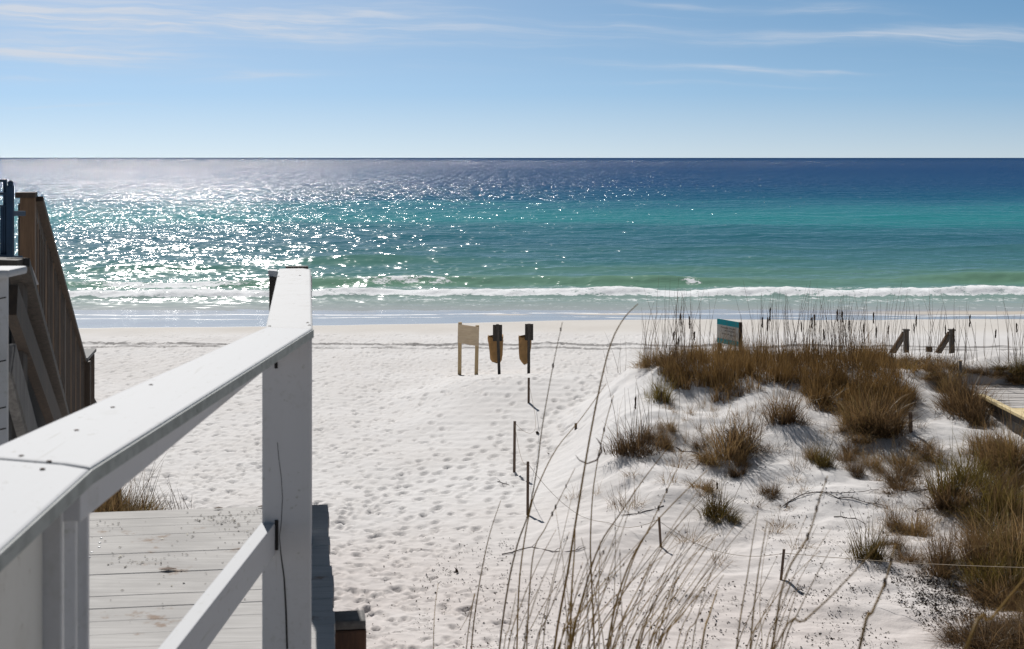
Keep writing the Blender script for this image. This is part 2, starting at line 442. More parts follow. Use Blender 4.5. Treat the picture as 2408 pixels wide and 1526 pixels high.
face = np.clip(a2/.45, 0, 1)*np.exp(-((SY-y2+.55)/.85)**2)
lows = [(75, 1.4, .22), (83, 1.9, .2), (93, 2.2, .2), (107, 2.4, .18), (124, 3, .16), (146, 3.5, .16)]
for i, (yc, wd, a) in enumerate(lows):
    yy = yc+1.6*wob(70+i, 40)+.5*wob(80+i, 10); aa = np.clip(a*(.6+.8*wob(90+i, 16)), 0, 1)
    SZ += aa*skew(SY-yy, wd*.7, wd*1.6)*near_x
    face = np.maximum(face, (aa/.45)*np.exp(-((SY-yy+wd*.5)/wd*1.2)**2))
fade = np.interp(SY, [50, 58, 66, 200, 900, 2500], [.06, .35, 1, 1, 1, 0])*near_x
SZ += fade*.028*hump(SX*.55, SY, 101, 2.2, 14)+fade*.016*hump(SX*.6, SY, 102, .8, 14)
d1 = SY-y1
foam = np.clip(np.exp(-np.abs((d1+.10)/.62)**4)*1.15, 0, 1)                    # bore front and top
foam = np.maximum(foam, .52*np.exp(-np.abs((d1-2.3)/2.4)**4))                 # lacy sheet behind it
foam = np.maximum(foam, .56*np.exp(-np.abs((d1+1.8)/1.2)**4))                 # toe in front
foam = np.maximum(foam, .40*np.exp(-np.abs((d1+4.2)/2.2)**4))
brkx = np.clip(.74*np.exp(-((SX+5.0)/3.6)**2)+.75*np.exp(-((SX-8.3)/.6)**2)+1.0*np.exp(-((SX+16)/5)**2)+.35*np.clip(wob(67, 9)-1.1, 0, 1), 0, 1.2)
d2 = SY-y2
foam = np.maximum(foam, np.clip(brkx*np.exp(-np.abs((d2+.25)/.8)**4), 0, 1))
foam = np.maximum(foam, .5*np.clip(brkx, 0, 1)*np.exp(-np.abs((d2+1.5)/1.6)**4))
SZ += np.clip(foam-.35, 0, 1)*(.04*hump(SX, SY, 111, .6, 12)+.012*hump(SX, SY, 112, .3, 12))*near_x
m, t, b = material('sea_water')
wp = world_pos(t); x_, y_, z_ = t.sep(wp)
bend = t.math('ADD', y_, t.math('MULTIPLY', t.math('SUBTRACT', t.noise(t.mul(wp, (.02, .045, 0)), 1.0, 6, .66), .5), t.mapr(y_, 62, 180, 5, 110, False)))
lg = t.math('LOGARITHM', bend, 10.0)
def L(v): return (math.log10(v)-1.74)/(4.0-1.74)
lgn = t.mapr(lg, 1.74, 4.0, 0, 1, False)
wc = t.ramp(lgn, [(L(55.2), (.40, .42, .43)), (L(59.5), (.30, .38, .36)), (L(64), (.16, .29, .25)), (L(72), (.105, .235, .22)), (L(82), (.058, .18, .20)),
                  (L(100), (.032, .135, .18)), (L(118), (.025, .145, .185)), (L(140), (.021, .215, .235)), (L(165), (.016, .18, .22)), (L(215), (.006, .095, .18)), (L(320), (.004, .062, .165)),
                  (L(700), (.003, .050, .155)), (L(3000), (.003, .046, .145)), (1, (.004, .046, .14))])
wc = t.mix(t.math('MULTIPLY', t.math('MULTIPLY', t.attr('face'), t.mapr(y_, 100, 66)), .6, clamp=True), wc, (.16, .29, .17))  # light passing through thin wave faces, painted in as a greener colour
# waves: a short ripple near the shore, longer crests further out
def wv(sx_, sy_, det, dist, seed):
    return t.noise(t.vmath('ADD', t.mul(wp, (sx_, sy_, 0)), (seed, seed*1.7, 0)), 1.0, det, .6, dist)
h1 = wv(.9, 1.9, 2, .3, 1.0); h2 = wv(.30, .70, 2, .3, 5.0); h3 = wv(.10, .26, 3, .2, 9.0); h4 = wv(.045, .10, 3, .2, 13.0)
h0 = wv(3.4, 5.5, 3, .3, 17.0)
w0 = t.mapr(y_, 110, 62, 0, .02); w1 = t.mapr(y_, 260, 70, 0.05, .22); w2 = t.mapr(y_, 700, 90, 0, .85)
w3 = t.math('MULTIPLY', t.mapr(y_, 90, 260, .25, 1.15), t.mapr(y_, 3500, 700)); w4 = t.math('MULTIPLY', t.mapr(y_, 300, 1500, 0, 1.6), t.mapr(y_, 8000, 1800))
hF = wv(.34, .011, 3, .1, 21.0); hG = wv(.22, .0024, 3, .1, 25.0)
hh = t.math('MULTIPLY', h0, w0)
hh = t.math('ADD', hh, t.math('MULTIPLY', hF, t.math('MULTIPLY', t.mapr(y_, 130, 420, 0, .75), t.mapr(y_, 2600, 900))))
hh = t.math('ADD', hh, t.math('MULTIPLY', hG, t.mapr(y_, 700, 2200, 0, 1.35)))
for a_, c_ in ((h1, w1), (h2, w2), (h3, w3), (h4, w4)): hh = t.math('ADD', hh, t.math('MULTIPLY', a_, c_))
hh = t.math('MULTIPLY', hh, t.mapr(y_, 55, 64, .12, 1))
gust = t.noise(t.mul(wp, (.035, .11, 0)), 1.0, 3, .6)
patch_ = t.noise(t.mul(wp, (.32, .22, 0)), 1.0, 3, .6)
hh = t.math('MULTIPLY', hh, t.math('MULTIPLY', t.math('MULTIPLY', t.mapr(gust, .32, .66, .46, .72), t.mapr(y_, 62, 150, .76, .95)), t.mapr(patch_, .36, .64, .62, 1.08)))
hh = t.math('ADD', hh, t.math('MULTIPLY', t.math('ADD', y_, t.math('MULTIPLY', t.math('MAXIMUM', t.math('SUBTRACT', y_, 200), 0.0), .42)), .17))
bn = t.bump(hh, .85, 1.0)
fo = t.attr('foam')
fn = t.noise(t.mul(wp, (1.6, 2.2, 1.5)), 1.0, 6, .72, .5); fn2 = t.noise(t.mul(wp, (5.5, 9, 5)), 1.0, 5, .7, .4)
fv = t.math('ADD', fo, t.math('MULTIPLY', t.math('SUBTRACT', t.math('ADD', t.math('MULTIPLY', fn, .6), t.math('MULTIPLY', fn2, .4)), .52), 3.1))
fm = t.mapr(fv, .52, .80)
upn = t.new('ShaderNodeCombineXYZ'); upn.inputs[2].default_value = 1.0
gn = t.new('ShaderNodeNewGeometry').outputs['Normal']
foamn = t.bump(fn2, .05, 1.0)
m.node_tree.nodes.remove(b)
d1_ = t.new('ShaderNodeBsdfDiffuse'); t.inp(d1_.inputs['Color'], wc); t.inp(d1_.inputs['Normal'], t.vmath('NORMALIZE', t.vmath('ADD', bn, t.comb(0, .12, 1.1))))      # light scattered back out of the water body
g1_ = t.new('ShaderNodeBsdfGlossy'); t.inp(g1_.inputs['Roughness'], .15); t.inp(g1_.inputs['Normal'], bn)
g2_ = t.new('ShaderNodeBsdfGlossy'); t.inp(g2_.inputs['Roughness'], .09); t.inp(g2_.inputs['Normal'], bn)
gm_ = t.new('ShaderNodeMixShader'); gm_.inputs[0].default_value = .3; t.l.new(g1_.outputs[0], gm_.inputs[1]); t.l.new(g2_.outputs[0], gm_.inputs[2])
fr_ = t.new('ShaderNodeFresnel'); fr_.inputs['IOR'].default_value = 1.333; t.inp(fr_.inputs['Normal'], bn)
wat = t.new('ShaderNodeMixShader'); t.inp(wat.inputs[0], t.math('MULTIPLY', fr_.outputs[0], t.mapr(y_, 60, 150, .66, .50)))
t.l.new(d1_.outputs[0], wat.inputs[1]); t.l.new(gm_.outputs[0], wat.inputs[2])
fd_ = t.new('ShaderNodeBsdfDiffuse'); t.inp(fd_.inputs['Color'], (.90, .91, .92)); t.inp(fd_.inputs['Normal'], foamn)
fd2 = t.new('ShaderNodeBsdfDiffuse'); t.inp(fd2.inputs['Color'], (.90, .91, .92)); t.l.new(upn.outputs[0], fd2.inputs['Normal'])
fx = t.new('ShaderNodeMixShader'); fx.inputs[0].default_value = .5; t.l.new(fd_.outputs[0], fx.inputs[1]); t.l.new(fd2.outputs[0], fx.inputs[2])
fin_ = t.new('ShaderNodeMixShader'); t.inp(fin_.inputs[0], fm); t.l.new(wat.outputs[0], fin_.inputs[1]); t.l.new(fx.outputs[0], fin_.inputs[2])
t.l.new(fin_.outputs[0], m.node_tree.nodes['Material Output'].inputs[0])
M['sea'] = m
sea = link('sea', grid_mesh('sea', sx, sy, SZ, {'foam': foam, 'face': np.clip(face, 0, 1)}, m))
tag(sea, 'blue green sea with breaking surf and sun glitter', 'sea', kind='structure')

# ---------------------------------------------------------------- sky, sun, camera
SUN_AZ, SUN_EL = math.radians(-17.0), math.radians(42.0)     # azimuth measured from straight ahead (+Y), left negative
w = bpy.data.worlds.new('World'); SC.world = w; w.use_nodes = True
t = NT(w.node_tree); bg = w.node_tree.nodes['Background']
dirv = t.new('ShaderNodeTexCoord').outputs['Generated']
dx, dy, dz = t.sep(dirv)
sky = t.new('ShaderNodeTexSky', sky_type='NISHITA')
sky.sun_disc = False; sky.sun_elevation = SUN_EL; sky.sun_rotation = SUN_AZ
sky.altitude = 0; sky.air_density = 1.0; sky.dust_density = 0.3; sky.ozone_density = 1.0
t.l.new(t.vmath('NORMALIZE', t.comb(dx, dy, t.math('ADD', t.math('MULTIPLY', t.math('ABSOLUTE', dz), 2.9), .15))), sky.inputs['Vector'])
yy = t.math('MAXIMUM', dy, .05)
u = t.math('DIVIDE', dx, yy); v = t.math('DIVIDE', dz, yy)
uv = t.comb(u, v, 0)
warp = t.math('MULTIPLY', t.math('SUBTRACT', t.noise(t.mul(uv, (9, 30, 1)), 1.0, 3, .55), .5), .016)
v2 = t.math('ADD', v, warp)
streaks = [(240, 42, 430, 30, .75, .010), (150, 122, 250, 24, 1.05, .035), (560, 70, 400, 24, .7, .03), (900, 40, 330, 26, .55, .05), (330, 150, 200, 16, .25, 0),
           (1400, 60, 130, 7, .55, .06), (1900, 88, 420, 17, .36, .0), (2330, 80, 300, 22, .34, -.01), (1730, 162, 130, 6, .5, .06), (1540, 160, 240, 8, .25, .07), (1700, 200, 200, 5, .3, .01),
           (1930, 168, 90, 4, .35, .03), (600, 177, 130, 10, .4, -.01), (1060, 104, 330, 7, .28, .01), (60, 185, 120, 8, .2, .02), (100, 252, 220, 4, .2, .0), (1580, 12, 130, 8, .3, .02), (1980, 22, 160, 10, .25, .03), (100, 20, 300, 22, .5, 0)]
acc = None
for (px, py, lx, ly, st, tilt) in streaks:
    u0, v0 = (px-CX)/F, (HY-py)/F
    du = t.math('SUBTRACT', u, u0)
    dv = t.math('ADD', t.math('SUBTRACT', v2, v0), t.math('MULTIPLY', du, tilt))
    e = t.math('ADD', t.math('POWER', t.math('ABSOLUTE', t.math('DIVIDE', du, lx/F)), 2.0), t.math('POWER', t.math('ABSOLUTE', t.math('DIVIDE', dv, ly/F)), 2.0))
    g = t.math('MULTIPLY', t.math('EXPONENT', t.math('MULTIPLY', e, -1.0)), st)
    acc = g if acc is None else t.math('ADD', acc, g)
shear = t.comb(t.math('ADD', u, t.math('MULTIPLY', v, 1.5)), t.math('ADD', v2, t.math('MULTIPLY', u, .03)), 0)
fib = t.noise(t.mul(shear, (7, 130, 1)), 1.0, 7, .62, .5)
fib2 = t.noise(t.mul(shear, (22, 420, 1)), 1.0, 5, .6, .3)
alpha = t.math('MULTIPLY', acc, t.math('ADD', .18, t.math('ADD', t.math('MULTIPLY', t.mapr(fib, .38, .68), .8), t.math('MULTIPLY', t.mapr(fib2, .4, .7), .25))))
thin = t.math('MULTIPLY', t.mapr(fib, .5, .85), t.mapr(v, .03, .09, 0, .16))
alpha = t.math('MULTIPLY', t.math('ADD', alpha, thin), t.mapr(dy, .1, .5), clamp=True)
alpha = t.math('MINIMUM', alpha, .85)
hsv = t.new('ShaderNodeHueSaturation'); t.inp(hsv.inputs['Color'], sky.outputs[0]); t.inp(hsv.inputs['Saturation'], t.math('MULTIPLY', t.math('ADD', t.mapr(v, 0, .045, .60, 1.07, False), t.mapr(v, .045, .11, 0, .12, False)), t.mapr(dz, .12, .5, 1.0, .65))); t.inp(hsv.inputs['Value'], t.math('MULTIPLY', t.mapr(v, 0, .05, .87, .98, False), t.mapr(u, -.36, .15, 1.06, .99, False))); hsv.inputs['Hue'].default_value = .486
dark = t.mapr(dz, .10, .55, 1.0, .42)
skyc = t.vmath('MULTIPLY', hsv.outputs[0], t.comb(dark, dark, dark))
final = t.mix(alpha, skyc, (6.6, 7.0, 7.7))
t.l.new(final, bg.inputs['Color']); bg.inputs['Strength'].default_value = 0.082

sl = bpy.data.lights.new('sun', 'SUN'); sl.energy = 3.9; sl.angle = math.radians(.53); sl.color = (1, .968, .93)
so = link('sun', sl)
sd = Vector((math.sin(SUN_AZ)*math.cos(SUN_EL), math.cos(SUN_AZ)*math.cos(SUN_EL), math.sin(SUN_EL)))
so.rotation_euler = sd.to_track_quat('Z', 'Y').to_euler(); so.location = sd*60+Vector((0, 0, 10))

cd = bpy.data.cameras.new('camera'); co = link('camera', cd)
co.location = (0, 0, H); co.rotation_euler = (math.radians(90), 0, 0)
cd.sensor_width = 36; cd.lens = 36*F/2407.0; cd.shift_y = -(763-HY)/2407.0; cd.clip_start = .05; cd.clip_end = 200000
cd.dof.use_dof = True; cd.dof.focus_distance = 26; cd.dof.aperture_fstop = 11
SC.camera = co
SC.view_settings.view_transform = 'Standard'; SC.view_settings.look = 'None'; SC.view_settings.exposure = 0.27; SC.view_settings.gamma = 1
SC.cycles.use_adaptive_sampling = False; SC.cycles.max_bounces = 5; SC.cycles.diffuse_bounces = 3; SC.cycles.glossy_bounces = 2; SC.cycles.transmission_bounces = 2
SC.cycles.caustics_reflective = False; SC.cycles.caustics_refractive = False
SC.cycles.use_denoising = True

# ---------------------------------------------------------------- deck and white railing
ZD = H-1.65
U = Vector((-.1447, .9895, 0)).normalized(); V = Vector((U.y, -U.x, 0))      # along the walkway, and to its right
ANG = math.atan2(V.y, V.x)
DC = Vector((-.88, 6.775, ZD))                                            # far right corner of the deck
dk = T('wooden_deck', 'grey sandy plank deck in front of the white railing', 'deck', DC-Vector((0, 0, .3)))
mb = MB(); mj = MB()
pitch = .146
for k in range(50):
    c = DC-U*(pitch*(k+.5)); jit = R.uniform(-.006, .006); dz_ = R.uniform(-.0015, .0015)
    ov = .0 if k else .004
    a = c-V*3.4+Vector((0, 0, -.019+dz_)); b_ = c+V*(jit+ov)+Vector((0, 0, -.019+dz_))
    mb.beam(a, b_, pitch-.003, .038)
deck = dk.part('deck_board', mb, M['deck'], bevel=.0015, label='grey weathered planks dusted with sand')
mj.beam(DC-V*3.39-U*.02+V*1.7+Vector((0, 0, -.0)), DC-V*3.39-U*.03+V*1.7, .01, .01) if False else None
fs = MB(); fs.box(DC-V*1.7-U*3.65+Vector((0, 0, -.0085)), U*3.64, V*1.69, Vector((0, 0, .006))); dk.part('sand_fill', fs, M['sand'], bevel=0)
for s_ in (.06, 1.1, 2.2, 3.3):
    a = DC-V*s_-U*.03+Vector((0, 0, -.13)); mj.beam(a, a-U*7.2, .04, .18)
dk.part('joist', mj, M['dark_wood'])
scm = MB(); scm.ball((0, 0, .001), .0062, 8, 4, (1, 1, .4))
sme = scm.mesh('screw', M['screw'])
for row in (2.26, .98):
    for k in range(3, 22):
        for q in (.035, .11):
            if R.random() < .22 or k > 19: continue
            p = DC-V*(row+R.uniform(-.015, .015))-U*(pitch*k+q)
            link('screw', sme, dk.o, p-dk.b+Vector((0, 0, .001)))

ZC = H-.486; TH = .026                                                    # top of the cap boards
C3 = Vector((-.556, 4.02, 0)); C2 = Vector((-.706, 2.235, 0))              # corner of cap (right edge), joint
Wd = .139
def at(v, z): return Vector((v.x, v.y, z))
rl = T('white_railing', 'white painted wooden railing with wide flat cap board and square post', 'railing', (-.6, 4.0, ZD))
far_r0 = Vector((-.578, 4.155, 0)); far_r1 = far_r0+U*2.13
farl0 = far_r0-V*Wd
inner = Vector((C3.x-.147, 4.06, 0))
MD = (C2-C3).normalized(); MN = Vector((MD.y, -MD.x, 0))
if MN.x > 0: MN = -MN
mr0 = C3; ml0 = C3+MN*Wd-MD*.075; mr1 = C2; ml1 = C2+MN*.145
# far cap, middle cap, near cap : three boards butted end to end with mitred joints
j_l = P(624, 769, 1); j_l = Vector((j_l.x, 1, 0))*(.486/((769-HY)/F)); j_r = Vector(((735-CX)/F, 1, 0))*(.486/((772-HY)/F))
end_l = far_r1-V*Wd
mb = MB(); mb.poly([j_r+U*.002, far_r1-U*.07, far_r1-V*.03, end_l, j_l+U*.002], ZC-TH, ZC)
rl.part('cap_board', mb, [M['white_worn']], bevel=.006, label='white cap board with dark weather marks')
jm_r = Vector(((212-CX)/F, 1, 0))*(.486/((1100-HY)/F)); jm_l = Vector(((-60-CX)/F, 1, 0))*(.486/((1072-HY)/F))
mb = MB(); mb.poly([j_r-U*.002, j_l-U*.002, jm_l+U*.002, Vector(((150-CX)/F, 1, 0))*(.486/((1089-HY)/F))+U*.002, jm_r+U*.006], ZC-TH, ZC)
rl.part('cap_board', mb, [M['white']], bevel=.006)
jq = Vector(((150-CX)/F, 1, 0))*(.486/((1089-HY)/F))
nr = Vector(((-2-CX)/F, 1, 0))*(.486/((1292-HY)/F))
ND = (nr-jm_r).normalized()
mb = MB(); mb.poly([jq-U*.002, jm_l-U*.002, jm_l+ND*2.2, jm_r+ND*2.2, jm_r-U*.001], ZC-TH, ZC-.001)
rl.part('cap_board', mb, [M['white']], bevel=.006)
# mossy edge strips under the nose of the caps
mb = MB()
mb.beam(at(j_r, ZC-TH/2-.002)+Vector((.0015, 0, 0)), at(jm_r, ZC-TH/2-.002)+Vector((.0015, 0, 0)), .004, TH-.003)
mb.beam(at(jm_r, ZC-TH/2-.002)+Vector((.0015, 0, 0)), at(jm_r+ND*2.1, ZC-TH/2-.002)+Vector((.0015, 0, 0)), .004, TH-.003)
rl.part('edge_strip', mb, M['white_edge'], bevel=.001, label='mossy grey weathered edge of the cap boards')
# corner post
pc = (Vector(((617.5-CX)/F, 1, 0))+Vector(((731-CX)/F, 1, 0)))/2*4.0
pc = Vector((pc.x, 4.0, 0))+U*.07
mb = MB(); mb.post(at(pc, ZD-1.5), at(pc, ZC-TH), .137, .137, ANG)
post = rl.part('post', mb, M['white_post'], bevel=.006, label='thick square corner post with a long crack')
# crack in the post face
cr = [(652, 1040), (655, 1075), (661, 1120), (664, 1170), (661, 1230), (657, 1262), (660, 1300), (668, 1360), (672, 1430), (675, 1526)]
yf = pc.y-.0685*U.y
mb = MB()
def face_pt(px, py):      # point on the post's near face
    n = -U; c0 = pc-U*.0688; d = Vector(((px-CX)/F, 1, -(py-HY)/F)); o = Vector((0, 0, H))
    k = (at(c0, 0)-Vector((0, 0, 0))).dot(n)/Vector((d.x, d.y, 0)).dot(n)
    return o+d*k
mb.tube([face_pt(*p) for p in cr], [.0006, .0007, .0007, .0008, .0009, .0009, .0015, .0022, .0026, .0028], 4)
rl.part('crack', mb, M['black'], post, bevel=0)
mb = MB(); mb.tube([face_pt(650, 1222), face_pt(650, 1293)], .0055, 4); mb.tube([face_pt(648, 836), face_pt(649, 866)], .005, 4)
rl.part('notch', mb, M['black'], post, bevel=0)
# rails under the middle cap
def hz(px, py, h): return Vector(((px-CX)/F, 1, 0))*(h/((py-HY)/F))
fa = at(j_r+MN*.105, 0)+MD*.12; fb = at(jm_r+MN*.035, 0)
mb = MB(); mb.beam(at(fa, ZC-TH-.030), at(fb, ZC-TH-.030), .038, .06)
rl.part('top_rail', mb, M['white_post'])
ra = hz(628, 1232, 1.026); rb = hz(392, 1526, 1.026)
dd = (rb-ra).normalized()
zt = H-1.026
mb = MB(); mb.beam(at(ra-dd*.02, zt-.045), at(ra+dd*2.3, zt-.045), .040, .09)
rl.part('mid_rail', mb, M['white'], label='sloping looking middle rail with sunlit top face')
mb = MB()
fr0, fr1 = far_r0+U*.02-V*.06, far_r1-U*.2-V*.06
mb.beam(at(fr0, ZC-TH-.045), at(fr1, ZC-TH-.045), .038, .09); rl.part('top_rail', mb, M['white_post'])
mb = MB(); mb.beam(at(fr0, zt-.045), at(fr1, zt-.045), .038, .09); rl.part('mid_rail', mb, M['white_post'])
sr0 = far_r1-V*.07+U*.06
mb = MB(); mb.beam(at(sr0, ZC-.10), at(sr0+U*1.9, ZC-.10-1.14), .14, .026); rl.part('cap_board', mb, M['white'])
mb = MB(); mb.beam(at(sr0, ZC-.19), at(sr0+U*1.9, ZC-.19-1.14), .038, .14); rl.part('top_rail', mb, M['white_post'])
mb = MB(); mb.beam(at(sr0, ZC-.45), at(sr0+U*1.9, ZC-.45-1.14), .038, .14); rl.part('mid_rail', mb, M['white_post'])
mb = MB(); mb.post(at(sr0+U*1.9, ZD-2.5), at(sr0+U*1.9, ZC-1.26), .12, .12, ANG); rl.part('post', mb, M['white_post'])
ep = far_r1-V*.055-U*.12
mb = MB(); mb.post(at(ep, ZD-.3), at(ep, ZC-TH), .12, .12, ANG); rl.part('post', mb, M['white_post'])
# short return at the far end, dark underneath
e0 = end_l-U*.10
mb = MB(); mb.poly([e0+V*.0-V*.004, e0-V*.004+U*.10, e0-V*.045+U*.13, e0-V*.045+U*.05], ZC-TH-.004, ZC-.003); rl.part('cap_board', mb, M['white'], bevel=.004)
mb = MB(); mb.post(at(e0-V*.012+U*.05, ZC-.42), at(e0-V*.012+U*.05, ZC-TH-.003), .055, .06, ANG); rl.part('end_board', mb, M['dark_wood'])  # shade on this post face is put into its dark colour
mb = MB(); mb.beam(at(far_r1-V*.11+U*.05, ZC-.012), at(far_r1-V*.01+U*.05, ZC-.012), .04, .036); rl.part('end_board', mb, M['dark_wood'])
sp = Vector(((716-CX)/F, 1, 0))*6.75
mb = MB(); mb.post(at(sp, ZD-1.2), at(sp, H-6.75*(644-HY)/F), .05, .09, ANG); rl.part('post', mb, M['grey_wood'], label='thin grey post behind the end of the railing')
# uprights of the near section
for (xa, xb, Y, mt) in ((96, 146, 2.16, 'white_post'), (147, 178, 2.26, 'white_post'), (179, 207, 2.30, 'white_post')):
    pa, pb = P(xa, 1200, Y+.044), P(xb, 1200, Y+.044)
    c = (pa+pb)/2; mb = MB(); mb.post(Vector((c.x, Y+.05, ZD-.4)), Vector((c.x, Y+.05, ZC-TH-.001)), (pb-pa).length*.93, .012, 0)
    rl.part('upright', mb, M[mt])
mb = MB(); pa = P(104, 1200, 2.17); pa.z = 0; mb.beam(at(pa, (ZD-.4+ZC-TH)/2)+Vector((-.022, .03, 0)), at(pa+ND*1.9, (ZD-.4+ZC-TH)/2)+Vector((-.022, 0, 0)), .02, ZC-TH-ZD+.4)
rl.part('side_or_shade_panel', mb, M['panel'], label='worn off-white panel below the nearest cap board')
mb = MB(); mb.beam(P(132, 1172, 2.13), P(196, 1130, 2.26), .004, .024); br = rl.part('bracket', mb, M['metal'], bevel=.001)
for q in ((146, 1166, 2.13), (205, 1124, 2.27)):
    mb = MB(); mb.ball(P(*q), .008, 8, 5); rl.part('bolt', mb, M['screw'], br, bevel=0, smooth=True)
for q in ((115, 1085), (100, 1103), (180, 1012), (265, 958), (50, 1072), (355, 905), (840/1.1633*.0+727, 765), (733-10, 759), (634, 767), (705, 648), (655, 650)):
    c = hz(q[0], q[1], .486)
    mb = MB(); mb.ball(at(c, ZC+.0005), .0048, 8, 4, (1, 1, .3)); rl.part('nail', mb, M['rust'], bevel=0, smooth=True)

# litter on the deck
def leafmesh(points, smin, smax, flat=.35):
    n = len(points); p = np.array(points)
    a = N.uniform(0, 6.283, n); L_ = N.uniform(smin, smax, n); W_ = L_*N.uniform(.3, .7, n)
    ax = np.stack([np.cos(a)*L_/2, np.sin(a)*L_/2, N.normal(0, flat, n)*L_/2], 1)
    ay = np.stack([-np.sin(a)*W_/2, np.cos(a)*W_/2, N.normal(0, flat, n)*W_/2], 1)
    up = np.stack([np.zeros(n), np.zeros(n), L_*.25], 1)
    v = np.stack([p-ax, p-ay+up*.6, p+ax+up*.3, p+ay+up*.5], 1).reshape(-1, 3)
    f = np.arange(4*n).reshape(-1, 4)
    tone = np.repeat(N.rand(n), 4)
    return v, f, tone
def np_mesh(name, v, f, tone, mat, smooth=False):
    me = bpy.data.meshes.new(name); k = f.shape[1]
    me.vertices.add(len(v)); me.vertices.foreach_set('co', np.asarray(v, np.float32).ravel())
    me.loops.add(f.size); me.loops.foreach_set('vertex_index', f.astype(np.int32).ravel())
    me.polygons.add(len(f)); me.polygons.foreach_set('loop_start', np.arange(0, f.size, k, dtype=np.int32))
    me.update(calc_edges=True)
    at_ = me.attributes.new('tone', 'FLOAT', 'POINT'); at_.data.foreach_set('value', np.asarray(tone, np.float32))
    me.materials.append(mat); me.validate(); me.update(); return me
pts = []
def deckpt(px, py):
    q = hz(px, py, 1.65); return q
for (cx, cy, sx_, sy_, n) in ((500, 1222, 26, 7, 46), (600, 1215, 45, 16, 90), (560, 1255, 40, 18, 40), (300, 1320, 30, 10, 22), (260, 1235, 20, 8, 16), (430, 1330, 90, 60, 40), (370, 1325, 25, 6, 12), (580, 1330, 40, 40, 40)):
    for _ in range(n):
        q = deckpt(R.gauss(cx, sx_), R.gauss(cy, sy_))
        if (q-DC).dot(U) > -.03: continue
        pts.append((q.x, q.y, ZD+.003))
v_, f_, tn = leafmesh(pts, .006, .020, .1)
o = link('leaf_litter', np_mesh('deck_litter', v_, f_, tn*.85, M['litter'])); tag(o, 'small dark bits of leaf and seed scattered on the grey deck', 'leaf litter', kind='stuff')
for (px, py, L_, lab) in ((513, 1198, .05, 'curled brown leaf lying near the far edge of the deck'), (395, 1342, .07, 'long thin brown leaf lying flat on the middle of the deck'), (617, 1194, .05, 'dark leaf on the deck edge beside the corner post')):
    q = deckpt(px, py); mb = MB()
    d_ = Vector((math.cos(R.uniform(-.4, .4)), math.sin(.2), 0))*L_/2; sd_ = Vector((-d_.y, d_.x, 0))*.45
    b0 = Vector((q.x, q.y, ZD+.006)); i = 0
    mb.v = [b0-d_, b0-sd_+Vector((0, 0, .002)), b0+sd_+Vector((0, 0, .003)), b0+d_, b0+Vector((0, 0, .003)), b0-d_+Vector((0, 0, .002)), b0-sd_+Vector((0, 0, .004)), b0+sd_+Vector((0, 0, .005)), b0+d_+Vector((0, 0, .002)), b0+Vector((0, 0, .006))]
    mb.f = [[0, 1, 4], [4, 1, 3], [0, 4, 2], [4, 3, 2], [5, 9, 6], [9, 8, 6], [5, 7, 9], [9, 7, 8]]; mb.mi = [0]*8
    single('fallen_leaf', mb, M['rust'], lab, 'leaf', (q.x, q.y, ZD), 'leaves lying on the deck')

# piling beside the deck
pp = P(826, 1457, 5.28); 
mb = MB(); z1_ = pp.z
mb.post((pp.x-.02, 5.33, ground(pp.x, 5.33)-.5), (pp.x-.02, 5.33, z1_-.035), .135, .135, ANG)
pt_ = T('wooden_piling', 'short square wooden piling standing against the right edge of the deck', 'piling', (pp.x, 5.33, z1_-1.2))
pt_.part('shaft', mb, M['pile'], bevel=.008)
mb = MB(); mb.post((pp.x-.02, 5.33, z1_-.035), (pp.x-.02, 5.33, z1_), .132, .132, ANG); pt_.part('weathered_top', mb, M['pile_top'], bevel=.012)

# ---------------------------------------------------------------- structures at the left edge
def gbase(p): return Vector((p.x, p.y, gz(p.x, p.y)))
st = T('stair_railing', 'brown wooden stair railing with close set pickets leading down to the beach', 'railing', gbase(P(60, 600, 10.0)))
A0 = P(66, 458, 10.0); A1 = P(188, 846, 15.2); A2 = P(209, 824, 16.05)
d01 = A1-A0
nrm = Vector((d01.y, -d01.x, 0)).normalized()
for k, (f_, low, w_) in enumerate(((.0, 2.2, .10), (.50, 2.3, .10), (1.0, 2.2, .10))):
    p = A0+d01*f_
    mb = MB(); mb.post(p-Vector((0, 0, low)), p+Vector((0, 0, -.03 if k else -.02)), w_, w_, .22)
    st.part('post', mb, M['brown_light'] if k == 0 else M['brown_wood'], bevel=.005)
mb = MB(); mb.post(A0+Vector((-.012, 0, -.02)), A0+Vector((-.012, 0, .018)), .135, .14, .22); st.part('post_cap', mb, M['brown_wood'])
mb = MB(); mb.post(A0+Vector((-.055, .03, -2.0)), A0+Vector((-.055, .03, -.06)), .04, .09, .22); st.part('post', mb, M['dark_wood'])
mb = MB(); mb.beam(A0+Vector((.02, .04, -.03)), A1+Vector((0, 0, -.02)), .14, .038); st.part('handrail', mb, M['brown_wood'])
mb = MB(); mb.beam(A0+Vector((.02, .04, -.10)), A1+Vector((0, 0, -.09)), .038, .09); st.part('top_rail', mb, M['brown_wood'])
mb = MB(); mb.beam(A0+Vector((.02, .04, -1.02)), A1+Vector((0, 0, -1.02)), .038, .14); st.part('bottom_rail', mb, M['brown_wood'])
pm = MB(); pm.post((0, 0, -.98), (0, 0, -.05), .036, .036, .22); pme = {k: pm.mesh('picket', M[k], Vector((0, 0, 0)), .002) for k in ('brown_wood', 'brown_light')}
npk = 42
for k in range(1, npk):
    if k == npk//2: continue
    p = A0+d01*(k/npk)+nrm*.03
    link('picket', pme['brown_light' if k % 5 == 2 else 'brown_wood'], st.o, p-st.b+Vector((0, 0, R.uniform(-.012, .012))))
d12 = A2-A1
